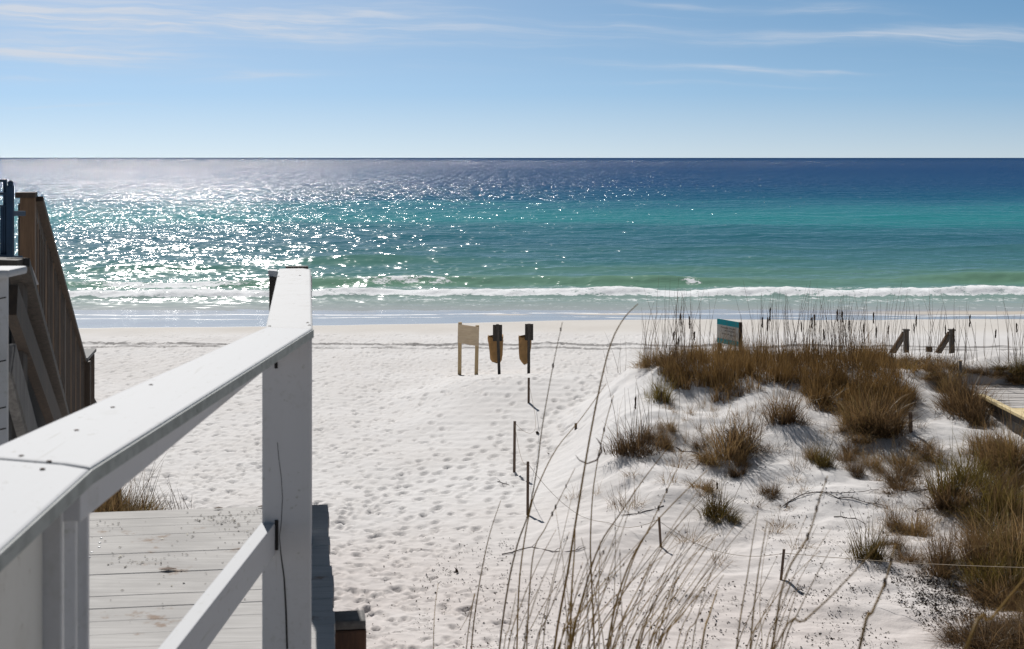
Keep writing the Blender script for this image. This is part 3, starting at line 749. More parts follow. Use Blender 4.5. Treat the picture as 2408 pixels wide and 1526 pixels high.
mb = MB(); mb.beam(A1+Vector((.0, 0, -.0)), A2+d12*.05, .155, .036); st.part('handrail', mb, M['grey_wood'], label='short level grey cap at the foot of the railing')
mb = MB(); mb.beam(A1+Vector((.0, 0, -.07)), A2+Vector((0, 0, -.07)), .038, .09); st.part('top_rail', mb, M['brown_wood'])
for p, w_ in ((A1+Vector((.05, .03, 0)), .10), (A2, .10)):
    mb = MB(); mb.post(p-Vector((0, 0, 2.2)), p-Vector((0, 0, .02)), w_, w_, .22); st.part('post', mb, M['brown_wood'])
for k in range(1, 6):
    p = A1+d12*((k+.3)/6.0)+Vector((.055, 0, 0)); link('picket', pme['brown_wood'], st.o, p-st.b+Vector((0, 0, .02)))
mb = MB(); mb.beam(A2+Vector((.0, .02, -.55)), A2+Vector((-.12, 1.4, -1.30)), .10, .04); st.part('handrail', mb, M['brown_wood'])
# steps of that stair, behind the pickets
mb = MB()
for k in range(8):
    p = A0+d01*((k+.5)/8)-nrm*.55+Vector((0, 0, -1.35-.02*k)); mb.beam(p-nrm*.48, p+nrm*.48, .28, .04)
st.part('tread', mb, M['grey_wood'])
mb = MB(); mb.beam(A0+nrm*.0+Vector((0, 0, -1.28)), A1+Vector((0, 0, -1.28)), .05, .28); st.part('stringer', mb, M['brown_wood'])
mb = MB(); mb.beam(P(62, 655, 9.6), P(80, 648, 9.6), .06, .13); st.part('skirt_board', mb, M['grey_plank'])
mb = MB(); mb.beam(P(68, 672, 9.7), P(70, 800, 9.7), .05, .02, (0, 1, 0)); st.part('skirt_board', mb, M['grey_plank'])

# darker, nearer stair side with capped rail and stringer
B0, B1 = P(42, 617, 6.0), P(152, 1010, 8.6); db = B1-B0
sb = T('wooden_staircase', 'dark wooden staircase side with sloping cap rail and brown stringer', 'stair', gbase(B0))
mb = MB(); mb.beam(B0, B1, .095, .04); sb.part('handrail', mb, M['dark_wood'])
mb = MB(); mb.beam(P(-60, 617, 6.0), B0+Vector((.02, 0, -.006)), .14, .04); sb.part('handrail', mb, M['dark_wood'])
S0, S1 = P(27, 705, 5.75), P(146, 1040, 8.0)
mb = MB(); mb.beam(S0, S1, .045, .13); sb.part('stringer', mb, M['stringer_wood'], label='warm brown sloping stringer')
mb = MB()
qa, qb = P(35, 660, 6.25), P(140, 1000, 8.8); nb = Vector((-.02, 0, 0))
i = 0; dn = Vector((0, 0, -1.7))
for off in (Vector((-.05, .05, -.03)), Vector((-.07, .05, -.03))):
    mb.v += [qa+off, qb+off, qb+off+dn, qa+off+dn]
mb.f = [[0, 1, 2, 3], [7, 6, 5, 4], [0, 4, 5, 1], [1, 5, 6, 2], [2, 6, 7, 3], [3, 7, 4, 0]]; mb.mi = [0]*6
sb.part('side_or_shade_panel', mb, M['black'], bevel=0)  # black sheet added to stand for the deep shade under the stair
mb = MB(); mb.beam(P(-80, 800, 6.5), P(60, 800, 6.5), .03, .75); sb.part('side_or_shade_panel', mb, M['dark_wood'])
mb = MB(); mb.post(P(46, 1100, 6.2), P(46, 640, 6.2), .05, .06); sb.part('post', mb, M['dark_wood'])

# white post with flat top at the frame edge
wb = T('white_railing', 'white board post with rounded flat cap at the left edge of view', 'railing', gbase(P(0, 900, 4.5)))
mb = MB(); pa, pb = P(-120, 660, 4.53), P(19, 660, 4.53); c = (pa+pb)/2
mb.post((c.x, 4.53, ground(c.x, 4.5)-.2), (c.x, 4.53, P(0, 648, 4.5).z), pb.x-pa.x, .014, 0); wb.part('board', mb, M['white_post'])
mb = MB(); pa, pb = P(-130, 640, 4.45), P(39, 640, 4.45); mb.beam(pa+Vector((0, .02, 0)), pb+Vector((0, .02, 0)), .17, .025); wb.part('cap_board', mb, M['white'], bevel=.009)
for yq in (702, 850, 960, 1010):
    mb = MB(); mb.beam(P(-20, yq+4, 4.49), P(14, yq-3, 4.49), .004, .004); wb.part('crack', mb, M['black'], bevel=0)
gb = T('leaning_board', 'grey weathered board leaning beside the white post', 'board', gbase(P(40, 1000, 4.8)))
mb = MB(); mb.beam(P(14, 842, 4.75), P(78, 1080, 5.3), .035, .11); gb.part('plank', mb, M['grey_wood'])
mb = MB(); mb.beam(P(26, 842, 4.78), P(90, 1080, 5.33), .02, .115); gb.part('plank_face', mb, M['grey_wood'])

# teal metal gate
tg = T('metal_gate', 'teal blue metal gate with ball topped post at the left edge', 'gate', gbase(P(22, 612, 9.2)))
p0, p1 = P(24.5, 612, 9.2), P(24.5, 436, 9.2)
mb = MB(); mb.post(p0, p1, .038, .038); tp = tg.part('post', mb, M['teal'])
mb = MB(); mb.ball(P(24.5, 431, 9.2), .019, 12, 8); mb.tube([P(24.5, 437, 9.2), P(24.5, 434, 9.2)], .012, 8); tg.part('ball_finial', mb, M['teal'], tp, bevel=0, smooth=True)
for (ya, yb_, lab) in ((422, 428, 0), (452, 459, 0), (482, 486, 0), (598, 606, 0)):
    a, b_ = P(-70, (ya+yb_)/2, 9.23), P(15 if ya < 440 else 21, (ya+yb_)/2, 9.23)
    mb = MB(); mb.beam(a, b_, .02, (yb_-ya)/F*9.2); tg.part('frame_rail', mb, M['teal'])
for xq, ya in ((12, 422), (8, 482), (3.5, 482), (-6, 482), (-15, 482), (16.5, 482)):
    mb = MB(); mb.post(P(xq, 606, 9.25), P(xq, ya, 9.25), .016 if xq < 12 else .022, .016); tg.part('bar', mb, M['teal'])
for (ya, yb_, xe) in ((496, 508, 57), (601, 611, 50)):
    a, b_ = P(28, (ya+yb_)/2, 9.2), P(xe, (ya+yb_)/2, 9.75)
    mb = MB(); mb.beam(a, b_, .02, (yb_-ya)/F*9.4); tg.part('wall_bracket', mb, M['teal'])

# old stump and grass behind the deck are added with the plants below

# ---------------------------------------------------------------- things on the beach
def on_ground(px, py): return G(px, py)
# plain wooden board on two posts
b0, b1 = on_ground(1080, 877), on_ground(1119, 879); Yb = 36.4
def flatY(px, Y): x = (px-CX)/F*Y; return Vector((x, Y, gz(x, Y)))
b0, b1 = flatY(1080, Yb), flatY(1119, Yb-.1)
bd = T('notice_board', 'plain tan plywood notice board on two legs seen from behind', 'notice board', (b0+b1)/2)
for (pxb, pxt, yt) in ((1080, 1081.5, 757.5), (1119, 1122, 764.5)):
    q = flatY(pxb, Yb); tp_ = P(pxt, yt, Yb)
    mb = MB(); mb.post(q-Vector((0, 0, .3)), tp_, .092, .09); bd.part('leg', mb, M['pine_post'])
mb = MB()
cs = [P(1077, 760.5, Yb+.07), P(1125.5, 767.5, Yb+.07), P(1124.5, 813, Yb+.07), P(1076, 804, Yb+.07)]
th = Vector((0, .022, 0)); mb.v = [c for c in cs]+[c+th for c in cs]
mb.f = [[0, 1, 2, 3], [7, 6, 5, 4], [0, 4, 5, 1], [1, 5, 6, 2], [2, 6, 7, 3], [3, 7, 4, 0]]; mb.mi = [0]*6
# board sits on the near side of the posts like in the photo
for i_ in range(8): mb.v[i_] = mb.v[i_]-Vector((0, .125, 0))*(1 if True else 0)
bd.part('board', mb, M['pine'], bevel=.002)

# bag holders with paper bags
def holder(base_px, top_px, top_y, bl, br_, by0, by1, label):
    Y = 36.6; q = flatY(base_px, Y); tp_ = P(top_px, top_y, Y)
    h = T('bag_holder', label, 'bag holder', q, 'bag holder posts on the beach')
    mb = MB(); mb.post(q-Vector((0, 0, .3)), tp_, .075, .08); h.part('post', mb, M['dark_wood'])
    mb = MB(); a, b_ = P(bl, (by0+by1)/2, Y+.07), P(br_, (by0+by1)/2, Y+.07)
    mb.beam(a, b_, .03, (by1-by0)/F*Y); h.part('backing_board', mb, M['dark_wood'])
    mb = MB(); a, b_ = P(bl+2, by1-6, Y+.1), P(bl+2, by1-6, Y+.40)
    mb.beam(a, b_, .03, .03); mb.beam(P(br_-2, by1-6, Y+.1), P(br_-2, by1-6, Y+.40), .03, .03); h.part('arm', mb, M['dark_wood'])
holder(1174.5, 1169.5, 762, 1158.5, 1180.5, 763.5, 802, 'dark leaning wooden post with a backing board, holding the left paper bag')
holder(1242.5, 1243.5, 761, 1234, 1253.5, 761.5, 800, 'dark upright wooden post with a backing board, holding the right paper bag')
def bag(prof, label, Yb_=36.72, dep=.34):
    # prof: rows (y px, left px, right px); an open paper sack, hollow, with a folded rim
    mb = MB(); n = 16; rows = []
    def ring(y, l, r, ins=0.0, dpt=dep):
        i = len(mb.v); cx = (l+r)/2; c = P(cx, y, Yb_+dpt/2+.02); hw = (r-l)/2/F*Yb_-ins
        for k in range(n):
            a = 6.28319*k/n; ca, sa = math.cos(a), math.sin(a)
            ex = .45
            x = math.copysign(abs(ca)**ex, ca)*hw; yy_ = math.copysign(abs(sa)**ex, sa)*(dpt/2-ins)
            cr_ = 1+.05*math.sin(3*a+y*.4)
            mb.v.append(c+Vector((x*cr_, yy_*cr_, .012*math.sin(2*a+1)+.015*math.sin(5*a))))
        rows.append(i)
    ring(prof[0][0]+6, prof[0][1]+1, prof[0][2]-1, .02)
    for k, (y, l, r) in enumerate(prof): ring(y, l, r, 0, dep*(1-.25*k/len(prof)))
    y, l, r = prof[-1]; ring(y+1.5, l+8, r-8, 0, dep*.3)
    for a, b_ in zip(rows, rows[1:]):
        for k in range(n): mb.f.append([a+k, a+(k+1) % n, b_+(k+1) % n, b_+k]); mb.mi.append(0)
    mb.f.append([rows[-1]+k for k in range(n)]); mb.mi.append(0)
    p = P((prof[-1][1]+prof[-1][2])/2, prof[-1][0], Yb_)
    return single('paper_bag', mb, M['paper'], label, 'paper bag', p, 'brown paper bags on holders', 0, True)
bag([(789, 1146, 1182.5), (793, 1146, 1183), (800, 1146.5, 1182.5), (803, 1146, 1183), (806, 1147.5, 1182), (820, 1149, 1181.5), (835, 1150.5, 1181), (844, 1152.5, 1180.5), (850, 1156, 1177)], 'brown paper bag with a creased collar hanging on the leaning post')
bag([(789.5, 1218, 1250), (793, 1218.5, 1250), (800, 1219, 1250), (815, 1219.5, 1249.5), (830, 1220, 1247), (842, 1221, 1244), (850, 1225, 1241), (854, 1229, 1238)], 'smooth brown paper bag tapering to a rounded bottom on the upright post')

# stakes with string
stk = []
for (bx_, by_, tx, ty, w_, lab, gr) in (
        (1242.5, 948, 1243, 888, .045, 'thin wooden stake standing nearest to the bag holders', 'stakes in the sand'),
        (1208.5, 1111, 1210, 990, .042, 'tall thin wooden stake standing alone on smooth sand left of the others', 'stakes in the sand'),
        (1240, 1211, 1241, 1085, .040, 'dark wooden stake standing behind the tall foreground grass stalks', 'stakes in the sand'),
        (1556, 1287, 1549, 1216, .030, 'leaning wooden stake between the grass tufts at the foot of the dune', 'stakes in the sand'),
        (1831, 1362, 1843, 1291, .034, 'brown stake tilted right in the leaf litter', 'stakes in the sand'),
        (1353.5, 1009, 1353.5, 995, .050, 'short dark stub of a stake almost buried in the smooth sand', 'stakes in the sand'),
        (2141, 1015, 2140, 968, .05, 'short dark stub standing among dune grass under the boardwalk stairs', 'stakes in the sand')):
    q = G(bx_, by_); tp_ = P(tx, ty, q.y)
    mb = MB(); mb.post(q-Vector((0, 0, .25)), tp_, w_, w_, R.uniform(-.3, .3))
    single('wooden_stake', mb, M['stake'], lab, 'stake', q, gr, .003); stk.append(tp_)
def string(a, b_, sag, label, side=0.0):
    mb = MB(); pts = [a.lerp(b_, k/14)-Vector((0, 0, sag*4*(k/14)*(1-k/14)))+Vector((side*math.sin(k/14*3.14), 0, 0)) for k in range(15)]
    for p in pts: p.z = max(p.z, gz(p.x, p.y)+.012)
    mb.tube(pts, .0035, 4); single('string', mb, M['cord'], label, 'string', a, 'strings between the stakes')
string(stk[0]-Vector((0, 0, .1)), stk[1]-Vector((0, 0, .03)), .55, 'slack string running from the stake by the bags to the tall stake', .25)
string(stk[1]-Vector((0, 0, .03)), stk[2]-Vector((0, 0, .03)), .25, 'string hanging between the tall stake and the stake behind the grass')
string(stk[2]-Vector((0, 0, .03)), stk[3]-Vector((0, 0, .03)), .45, 'long string lying from the dark stake to the leaning stake')
string(stk[3]-Vector((0, 0, .05)), stk[4]-Vector((0, 0, .05)), .2, 'string running from the leaning stake into the leaf litter')
string(stk[4]-Vector((0, 0, .05)), P(2480, 1336, 15.4), .03, 'taut pale string crossing in front of the dark grass tufts')

# teal and cream dune sign
Ys = 29.6
sg = T('dune_sign', 'teal and cream sign with dark lettering on two posts on the dune crest', 'sign', flatY(1712, Ys))
for (pxb, pxt, yt, dy_) in ((1691, 1692, 752, .08), (1740, 1740, 757.5, .05)):
    q = flatY(pxb, Ys+dy_); mb = MB(); mb.post(q-Vector((0, 0, .3)), P(pxt, yt, Ys+dy_), .075 if pxb < 1700 else .07, .09); sg.part('post', mb, M['brown_wood'])
TL, TR, BL, BR = P(1685.5, 748.5, Ys), P(1736.5, 757.5, Ys), P(1685.5, 805, Ys), P(1736, 815, Ys)
def quadslab(a, b_, c, d_, y0, y1):
    mb = MB(); mb.v = [p+Vector((0, y0, 0)) for p in (a, b_, c, d_)]+[p+Vector((0, y1, 0)) for p in (a, b_, c, d_)]
    mb.f = [[0, 1, 2, 3], [7, 6, 5, 4], [0, 4, 5, 1], [1, 5, 6, 2], [2, 6, 7, 3], [3, 7, 4, 0]]; mb.mi = [0]*6; return mb
pn = sg.part('panel', quadslab(TL, TR, BR, BL, 0, .02), M['sign_cream'], bevel=.002)
for (f0, f1) in ((0.0, .235), (.80, 1.0)):
    sg.part('stripe', quadslab(TL.lerp(BL, f0), TR.lerp(BR, f0), TR.lerp(BR, f1), TL.lerp(BL, f1), -.004, -.001), M['sign_teal'], pn, bevel=0)
ang = math.atan2(TR.z-TL.z, TR.x-TL.x)
for (txt, fx, fy, sz) in (('Privately Owned', .16, .36, .046), ('BEACH AND', .34, .48, .040), ('Keep off', .22, .61, .043), ('DUNES', .60, .64, .037)):
    cu = bpy.data.curves.new('lettering', 'FONT'); cu.body = txt; cu.size = sz; cu.extrude = .0015; cu.materials.append(M['ink'])
    p = TL.lerp(TR, fx).lerp(BL.lerp(BR, fx), fy)+Vector((0, -.006, 0))
    tmp = link('lettering', cu); me_ = bpy.data.meshes.new_from_object(tmp.evaluated_get(bpy.context.evaluated_depsgraph_get())); bpy.data.objects.remove(tmp)
    o = link('lettering', me_, pn, p-sg.b); o.rotation_euler = (math.radians(90), -ang, 0)

# boardwalk with stairs to the beach at the right
bw = T('boardwalk', 'grey plank boardwalk with new yellow lumber edges on the dune at right', 'boardwalk', (9.1, 26, 1.0))
mb = MB(); zb = 1.30
y = 24.55
while y < 31.0:
    mb.beam((8.52, y, zb-.02+R.uniform(-.012, .012)), (9.95+R.uniform(-.05, .05), y+R.uniform(-.03, .03), zb-.02+R.uniform(-.012, .012)), .135, .035); y += .148
bw.part('deck_board', mb, M['grey_plank'], label='old grey planks partly covered with sand')
mb = MB(); y = 14.0
while y < 24.45:
    mb.beam((8.50, y, zb-.015), (9.95, y, zb-.015), .14, .035)
    y += .15
bw.part('deck_board', mb, M['new_lumber'], label='new yellow planks')
mb = MB(); mb.beam((8.47, 25.7, zb+.01), (8.47, 14.0, zb+.01), .11, .05); bw.part('edge_beam', mb, M['new_lumber'], label='pale yellow new edge beam')
mb = MB(); mb.beam((8.50, 25.5, zb-.10), (8.50, 14.0, zb-.10), .05, .12); bw.part('edge_beam', mb, M['dark_wood'])
mb = MB(); mb.beam((9.9, 25.3, zb+.012), (9.9, 14.0, zb+.012), .11, .05); bw.part('edge_beam', mb, M['new_lumber'])
Yn = 31.0
for (pxn, pyn, side) in ((2130, 777, 0), (2237, 777, 1)):
    tp_ = P(pxn, pyn, Yn); mb = MB(); mb.post((tp_.x, Yn, zb-.9), tp_, .10, .10); np_ = bw.part('newel_post', mb, M['dark_wood'])
    mb = MB(); mb.post(tp_, tp_+Vector((0, 0, .03)), .135, .135); bw.part('post_cap', mb, M['dark_wood'], np_)
    e = P(pxn-52, pyn+80, Yn+1.35)
    mb = MB(); mb.beam(tp_+Vector((-.03, .05, -.05)), e, .095, .045); bw.part('handrail', mb, M['brown_light'])
    mb = MB(); mb.beam(tp_+Vector((-.03, .05, -.13)), e-Vector((0, 0, .09)), .04, .10); bw.part('top_rail', mb, M['brown_wood'])
    mb = MB(); mb.post((e.x, e.y, e.z-1.2), e, .09, .09); bw.part('newel_post', mb, M['dark_wood'])
e = P(2184, 815, Yn+.9); mb = MB(); mb.post((e.x, e.y, e.z-1), e, .13, .09); bw.part('newel_post', mb, M['brown_wood'])
mb = MB()
for k in range(6): mb.beam((8.6, Yn+.1+.27*k, zb-.2-.17*k), (9.6, Yn+.1+.27*k, zb-.2-.17*k), .26, .04)
bw.part('stair_tread', mb, M['grey_plank'])
q = flatY(2257, 27.0); mb = MB(); mb.post(q-Vector((0, 0, .2)), P(2257, 849, 27.0), .05, .05)
mp = T('marker_post', 'thin grey post with pale top beside the boardwalk in the dune grass', 'post', q)
mp.part('shaft', mb, M['grey_wood']); mb = MB(); tp_ = P(2257, 849, 27.0); mb.post(tp_, tp_+Vector((0, 0, .02)), .06, .06); mp.part('top', mb, M['pine'])
q = G(2364, 1392); mb = MB(); mb.beam(q+Vector((-.035, .03, .06)), q+Vector((.03, -.04, .02)), .035, .004); single('plastic_strip', mb, M['plastic'], 'small white plastic strip lying in the brown grass at right', 'litter', q)

# ---------------------------------------------------------------- plants
def blades(n, Rr, Hh, lean, width, droop, seed, seg=4, hmin=.45, curl=.28):
    r = np.random.RandomState(seed)
    a = r.uniform(0, 6.283, n); rad = Rr*np.sqrt(r.rand(n))
    m_ = 7; ca = r.uniform(0, 6.283, m_); cr = Rr*np.sqrt(r.rand(m_)); ch = r.uniform(.5, 1.0, m_); ch[0] = 1.0
    ci = r.randint(0, m_, n); loose = r.rand(n) < .25
    bxy = np.stack([cr*np.cos(ca), cr*np.sin(ca)], 1)[ci]+r.normal(0, .22*Rr, (n, 2))
    bxy[loose] = np.stack([rad*np.cos(a), rad*np.sin(a)], 1)[loose]
    base = np.concatenate([bxy, np.zeros((n, 1))], 1)
    rad = np.hypot(bxy[:, 0], bxy[:, 1]); a = np.arctan2(bxy[:, 1], bxy[:, 0])
    a2 = a+r.normal(0, .9, n); le = np.abs(r.normal(0, lean, n))*(.4+.9*rad/max(Rr, 1e-6))
    out = np.stack([np.cos(a2), np.sin(a2), np.zeros(n)], 1)
    L_ = Hh*r.uniform(hmin, 1.0, n)*np.where(loose, .8, ch[ci])
    dr = np.abs(r.normal(0, droop, n)); cu = r.normal(0, curl, n)
    side0 = np.stack([-np.sin(a2), np.cos(a2), np.zeros(n)], 1)
    fa = r.uniform(0, 3.14, n)
    V_ = np.zeros((n, seg+1, 2, 3)); T_ = np.zeros((n, seg+1, 2))
    tone = np.clip(.55*r.rand(m_)[ci]+.6*r.rand(n)-.08, 0, 1)
    for k in range(seg+1):
        s = k/seg
        h = np.sin(np.clip(le, 0, 1.3))*s+dr*s*s
        z = np.maximum(np.cos(np.clip(le, 0, 1.3))*s-.55*dr*s**2.5, .02*s)
        p = base+out*(L_*h)[:, None]+side0*(L_*cu*s*s)[:, None]; p[:, 2] += L_*z-.03
        wv_ = width*(1-.8*s**1.5)*r.uniform(.7, 1.3, n)
        sd = np.stack([np.cos(fa), np.sin(fa), np.zeros(n)], 1)*wv_[:, None]/2
        V_[:, k, 0] = p-sd; V_[:, k, 1] = p+sd
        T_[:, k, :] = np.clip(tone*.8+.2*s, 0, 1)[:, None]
    i = np.arange(n)[:, None]*(seg+1)*2+np.arange(seg)[None, :]*2
    f = np.stack([i, i+1, i+3, i+2], -1).reshape(-1, 4)
    return V_.reshape(-1, 3), f, T_.reshape(-1)
def tuft_mesh(name, parts, mat):
    vs, fs, ts, o = [], [], [], 0
    for v, f, t_ in parts: vs.append(v); fs.append(f+o); ts.append(t_); o += len(v)
    return np_mesh(name, np.concatenate(vs), np.concatenate(fs), np.concatenate(ts), mat)
BUSH = [tuft_mesh('tuft', [blades(430, .25, .72, .32, .009, .45, 100+k, 5, .2), blades(430, .38, .34, .8, .009, .6, 200+k, 5, .25, .6), blades(18, .26, 1.05, .12, .009, .06, 300+k, 4, .7)], M['grass']) for k in range(5)]
GREEN = [tuft_mesh('tuft', [blades(300, .19, .66, .30, .009, .28, 400+k, 5, .2), blades(200, .30, .34, .75, .008, .5, 500+k, 4), blades(10, .14, 1.0, .10, .008, .05, 600+k, 4, .7)], M['grass_green']) for k in range(3)]
BELT = [tuft_mesh('tuft', [blades(130, .22, .70, .11, .010, .12, 700+k, 4, .22), blades(50, .28, .3, .5, .009, .3, 800+k, 3), blades(9, .26, 1.0, .06, .008, .05, 900+k, 4, .7)], M['grass_belt']) for k in range(5)]
SPARSE = [tuft_mesh('tuft', [blades(46, .18, .52, .55, .008, .45, 1000+k, 5, .4), blades(34, .22, .26, 1.0, .007, .5, 1100+k, 4), blades(4, .1, .8, .15, .007, .05, 1200+k, 4, .7)], M['grass']) for k in range(4)]
HT = {'b': .62, 'g': .60, 'c': .62, 's': .52}
SETS = {'b': BUSH, 'g': GREEN, 'c': BELT, 's': SPARSE}
def tuft(kind, q, hgt, rad, label, group, cat='grass tuft'):
    me = R.choice(SETS[kind]); o = link('grass_tuft', me, None, q-Vector((0, 0, .02)))
    r0 = {'b': .38, 'g': .30, 'c': .28, 's': .30}[kind]
    o.scale = (rad/r0, rad/r0, hgt/HT[kind]); o.rotation_euler = (0, 0, R.uniform(0, 6.28))
    return tag(o, label, cat, group)
GR = 'dune grass tufts'
def tuft_px(kind, px, py, wpx, hpx, label, group=GR):
    q = G(px, py); s_ = q.y/F
    return tuft(kind, q, hpx*s_*1.24, wpx*s_*1.16, label, group)
named = [
 ('b', 1490, 1062, 50, 88, 'round brown grass tuft with long bare stems at the left end of the dune'),
 ('b', 1705, 1072, 62, 92, 'big dark brown tuft on the open slope below the teal sign'),
 ('b', 1745, 1050, 48, 80, 'brown tuft pressed against the right of the big dark slope tuft'),
 ('b', 1842, 985, 46, 92, 'tall brown tuft below the crest right of the teal sign'),
 ('g', 1930, 1094, 32, 62, 'small yellowish tuft alone on white sand in the middle of the dune slope'),
 ('s', 1895, 1062, 22, 38, 'tiny tawny tuft just above the yellowish lone tuft'),
 ('g', 1682, 1208, 42, 70, 'dense olive green tuft behind the leaning stake'),
 ('g', 1700, 1222, 36, 40, 'low olive clump spreading right of the dense green tuft'),
 ('s', 1480, 1195, 40, 85, 'thin wispy tuft at the foot of the dune left of the olive tuft'),
 ('s', 1452, 1190, 32, 60, 'straggly green shoots beside the thin wispy tuft'),
 ('g', 2040, 1312, 44, 92, 'dense olive tuft in front of the taut string'),
 ('b', 2150, 1258, 46, 62, 'open straggling tuft right of the dense olive tuft by the string'),
 ('b', 2064, 1012, 64, 96, 'very dark bushy tuft on the slope left of the bare sand patch'),
 ('b', 2020, 1000, 50, 78, 'brown tuft joined to the left of the very dark bushy tuft'),
 ('b', 2095, 1008, 40, 66, 'rusty tuft at the right of the very dark bushy tuft'),
 ('s', 2152, 1008, 26, 56, 'small upright rusty tuft beside the short dark stub'),
 ('b', 2268, 972, 60, 100, 'tall dark tuft standing in front of the marker post'),
 ('b', 2292, 992, 36, 62, 'brown tuft between the marker post and the yellow lumber'),
 ('b', 2345, 1100, 54, 76, 'brown tuft under the yellow lumber edge'),
 ('b', 2392, 1095, 54, 110, 'large brown clump below the boardwalk at the right edge'),
 ('g', 2222, 1165, 50, 105, 'tall olive tuft left of the sandy strip under the boardwalk'),
 ('g', 2280, 1130, 46, 95, 'upright olive tuft bordering the sandy strip'),
 ('b', 2245, 1190, 54, 80, 'brown tuft in front of the two tall olive tufts'),
 ('g', 2335, 1200, 52, 92, 'wide olive tuft right of the sandy strip'),
 ('b', 2215, 1325, 40, 92, 'narrow dark tuft standing in leaf litter'),
 ('b', 2320, 1290, 60, 90, 'broad brown tuft in the lower right grass'),
 ('b', 2385, 1320, 70, 130, 'tallest brown clump at the lower right edge'),
 ('g', 2310, 1372, 50, 80, 'olive tuft at the upper rim of the dark leaf litter'),
 ('b', 2370, 1420, 60, 90, 'brown tuft beside the white plastic strip'),
 ('s', 2085, 1075, 30, 52, 'thin reddish tuft above the curved twigs'),
 ('s', 2118, 1102, 34, 55, 'loose reddish tuft right of the curved twigs'),
 ('s', 1622, 1272, 40, 58, 'pale straw tuft between the leaning stake and the olive tuft'),
 ('s', 1820, 1250, 28, 50, 'sparse straw tuft at the middle of the lower dune'),
 ('s', 1880, 1290, 34, 42, 'flattened straw tuft left of the dense olive tuft'),
 ('s', 1690, 1320, 34, 40, 'flat wispy tuft below the dense olive tuft'),
 ('s', 1350, 1168, 24, 34, 'tiny sprout on smooth sand left of the dune'),
 ('s', 1405, 1160, 18, 26, 'smallest sprout beside the tiny sprout on smooth sand'),
 ('s', 1590, 1100, 30, 60, 'thin stems between the left end tuft and the big slope tuft'),
 ('s', 1540, 1052, 40, 60, 'loose brown tuft right of the round left end tuft'),
 ('g', 1552, 940, 30, 72, 'olive green tuft at the left end of the crest belt'),
 ('b', 1530, 858, 36, 46, 'dark low tuft at the very left tip of the dune crest'),
 ('b', 1570, 856, 34, 44, 'dark low tuft second from the left tip of the dune crest'),
 ('g', 2400, 880, 30, 60, 'tuft at the right edge level with the stair rails'),
]
for k, x, y, w_, h_, lab in named: tuft_px(k, x, y, w_, h_, lab)
def inpoly(x, y, poly):
    c = False; j = len(poly)-1
    for i in range(len(poly)):
        xi, yi = poly[i]; xj, yj = poly[j]
        if (yi > y) != (yj > y) and x < (xj-xi)*(y-yi)/(yj-yi)+xi: c = not c
        j = i
    return c
MASS = []
def mass_add(kind, q, hgt, rad):
    me = R.choice(SETS[kind]); r0 = {'b': .38, 'g': .30, 'c': .28, 's': .30}[kind]
    n = len(me.vertices); co = np.empty(n*3, np.float32); me.vertices.foreach_get('co', co); co = co.reshape(-1, 3)
    tn_ = np.empty(n, np.float32); me.attributes['tone'].data.foreach_get('value', tn_)
    a = R.uniform(0, 6.28); c, s = math.cos(a), math.sin(a)
    x = (co[:, 0]*c-co[:, 1]*s)*rad/r0+q.x; y = (co[:, 0]*s+co[:, 1]*c)*rad/r0+q.y; z = co[:, 2]*hgt/HT[kind]+q.z-.02
    fc = np.empty(len(me.polygons)*4, np.int32); me.loops.foreach_get('vertex_index', fc)
    MASS.append((np.stack([x, y, z], 1), fc.reshape(-1, 4), np.clip(tn_*.8+R.uniform(0, .2), 0, 1), kind))
def scatter(poly, n, kinds, hr, wr, label, group, mind=0, mass=False):
    xs = [p[0] for p in poly]; ys = [p[1] for p in poly]; done = []; tries = 0
    while len(done) < n and tries < n*60:
        tries += 1
        x, y = R.uniform(min(xs), max(xs)), R.uniform(min(ys), max(ys))
        if not inpoly(x, y, poly): continue
        q = G(x, y)
        if q.y > 36.5: continue
        if any((q-d).length < mind for d in done): continue
        done.append(q); s_ = 1.0
        if mass:
            mass_add(R.choice(kinds), q, R.uniform(*hr), R.uniform(*wr)); continue
        tuft(R.choice(kinds), q, R.uniform(*hr), R.uniform(*wr), label, group)
scatter([(1560, 850), (1600, 838), (1760, 838), (1900, 840), (2080, 838), (2110, 905), (2080, 945), (1990, 935), (1900, 905), (1800, 905), (1745, 880), (1700, 905), (1640, 920), (1580, 905)], 118, 'ccccccg', (.32, .62), (.15, .26),
        '', '', .22, True)
scatter([(1560, 900), (1640, 925), (1700, 945), (1780, 920), (1740, 880), (1650, 880), (1570, 870)], 14, 'ccb', (.34, .52), (.14, .22),
        '', '', .2, True)
scatter([(1900, 900), (2010, 915), (2125, 920), (2110, 985), (2010, 985), (1930, 960)], 26, 'cbb', (.34, .6), (.22, .34),
        '', '', .25, True)
scatter([(2080, 850), (2130, 848), (2215, 850), (2250, 866), (2245, 915), (2190, 895), (2130, 872)], 26, 'bbc', (.18, .30), (.22, .34),
        'brown tuft in the thicket at the foot of the boardwalk stairs', 'thicket below the boardwalk stairs', .25)
scatter([(2225, 905), (2248, 900), (2290, 955), (2225, 960)], 6, 'bb', (.3, .5), (.2, .3), 'brown tuft in the thicket left of the marker post', 'thicket by the marker post', .2)
scatter([(2275, 866), (2407, 864), (2450, 884), (2450, 905), (2395, 900), (2340, 884), (2290, 888)], 22, 'bbg', (.20, .34), (.24, .36),
        'brown tuft in the grass behind the boardwalk planks', 'grass behind the boardwalk', .25)
scatter([(2300, 1050), (2340, 1040), (2407, 1080), (2460, 1100), (2460, 1175), (2400, 1130), (2340, 1090)], 26, 'bbg', (.34, .52), (.24, .38),
        'brown tuft in the thick grass along the boardwalk side', 'grass along the boardwalk side', .25)
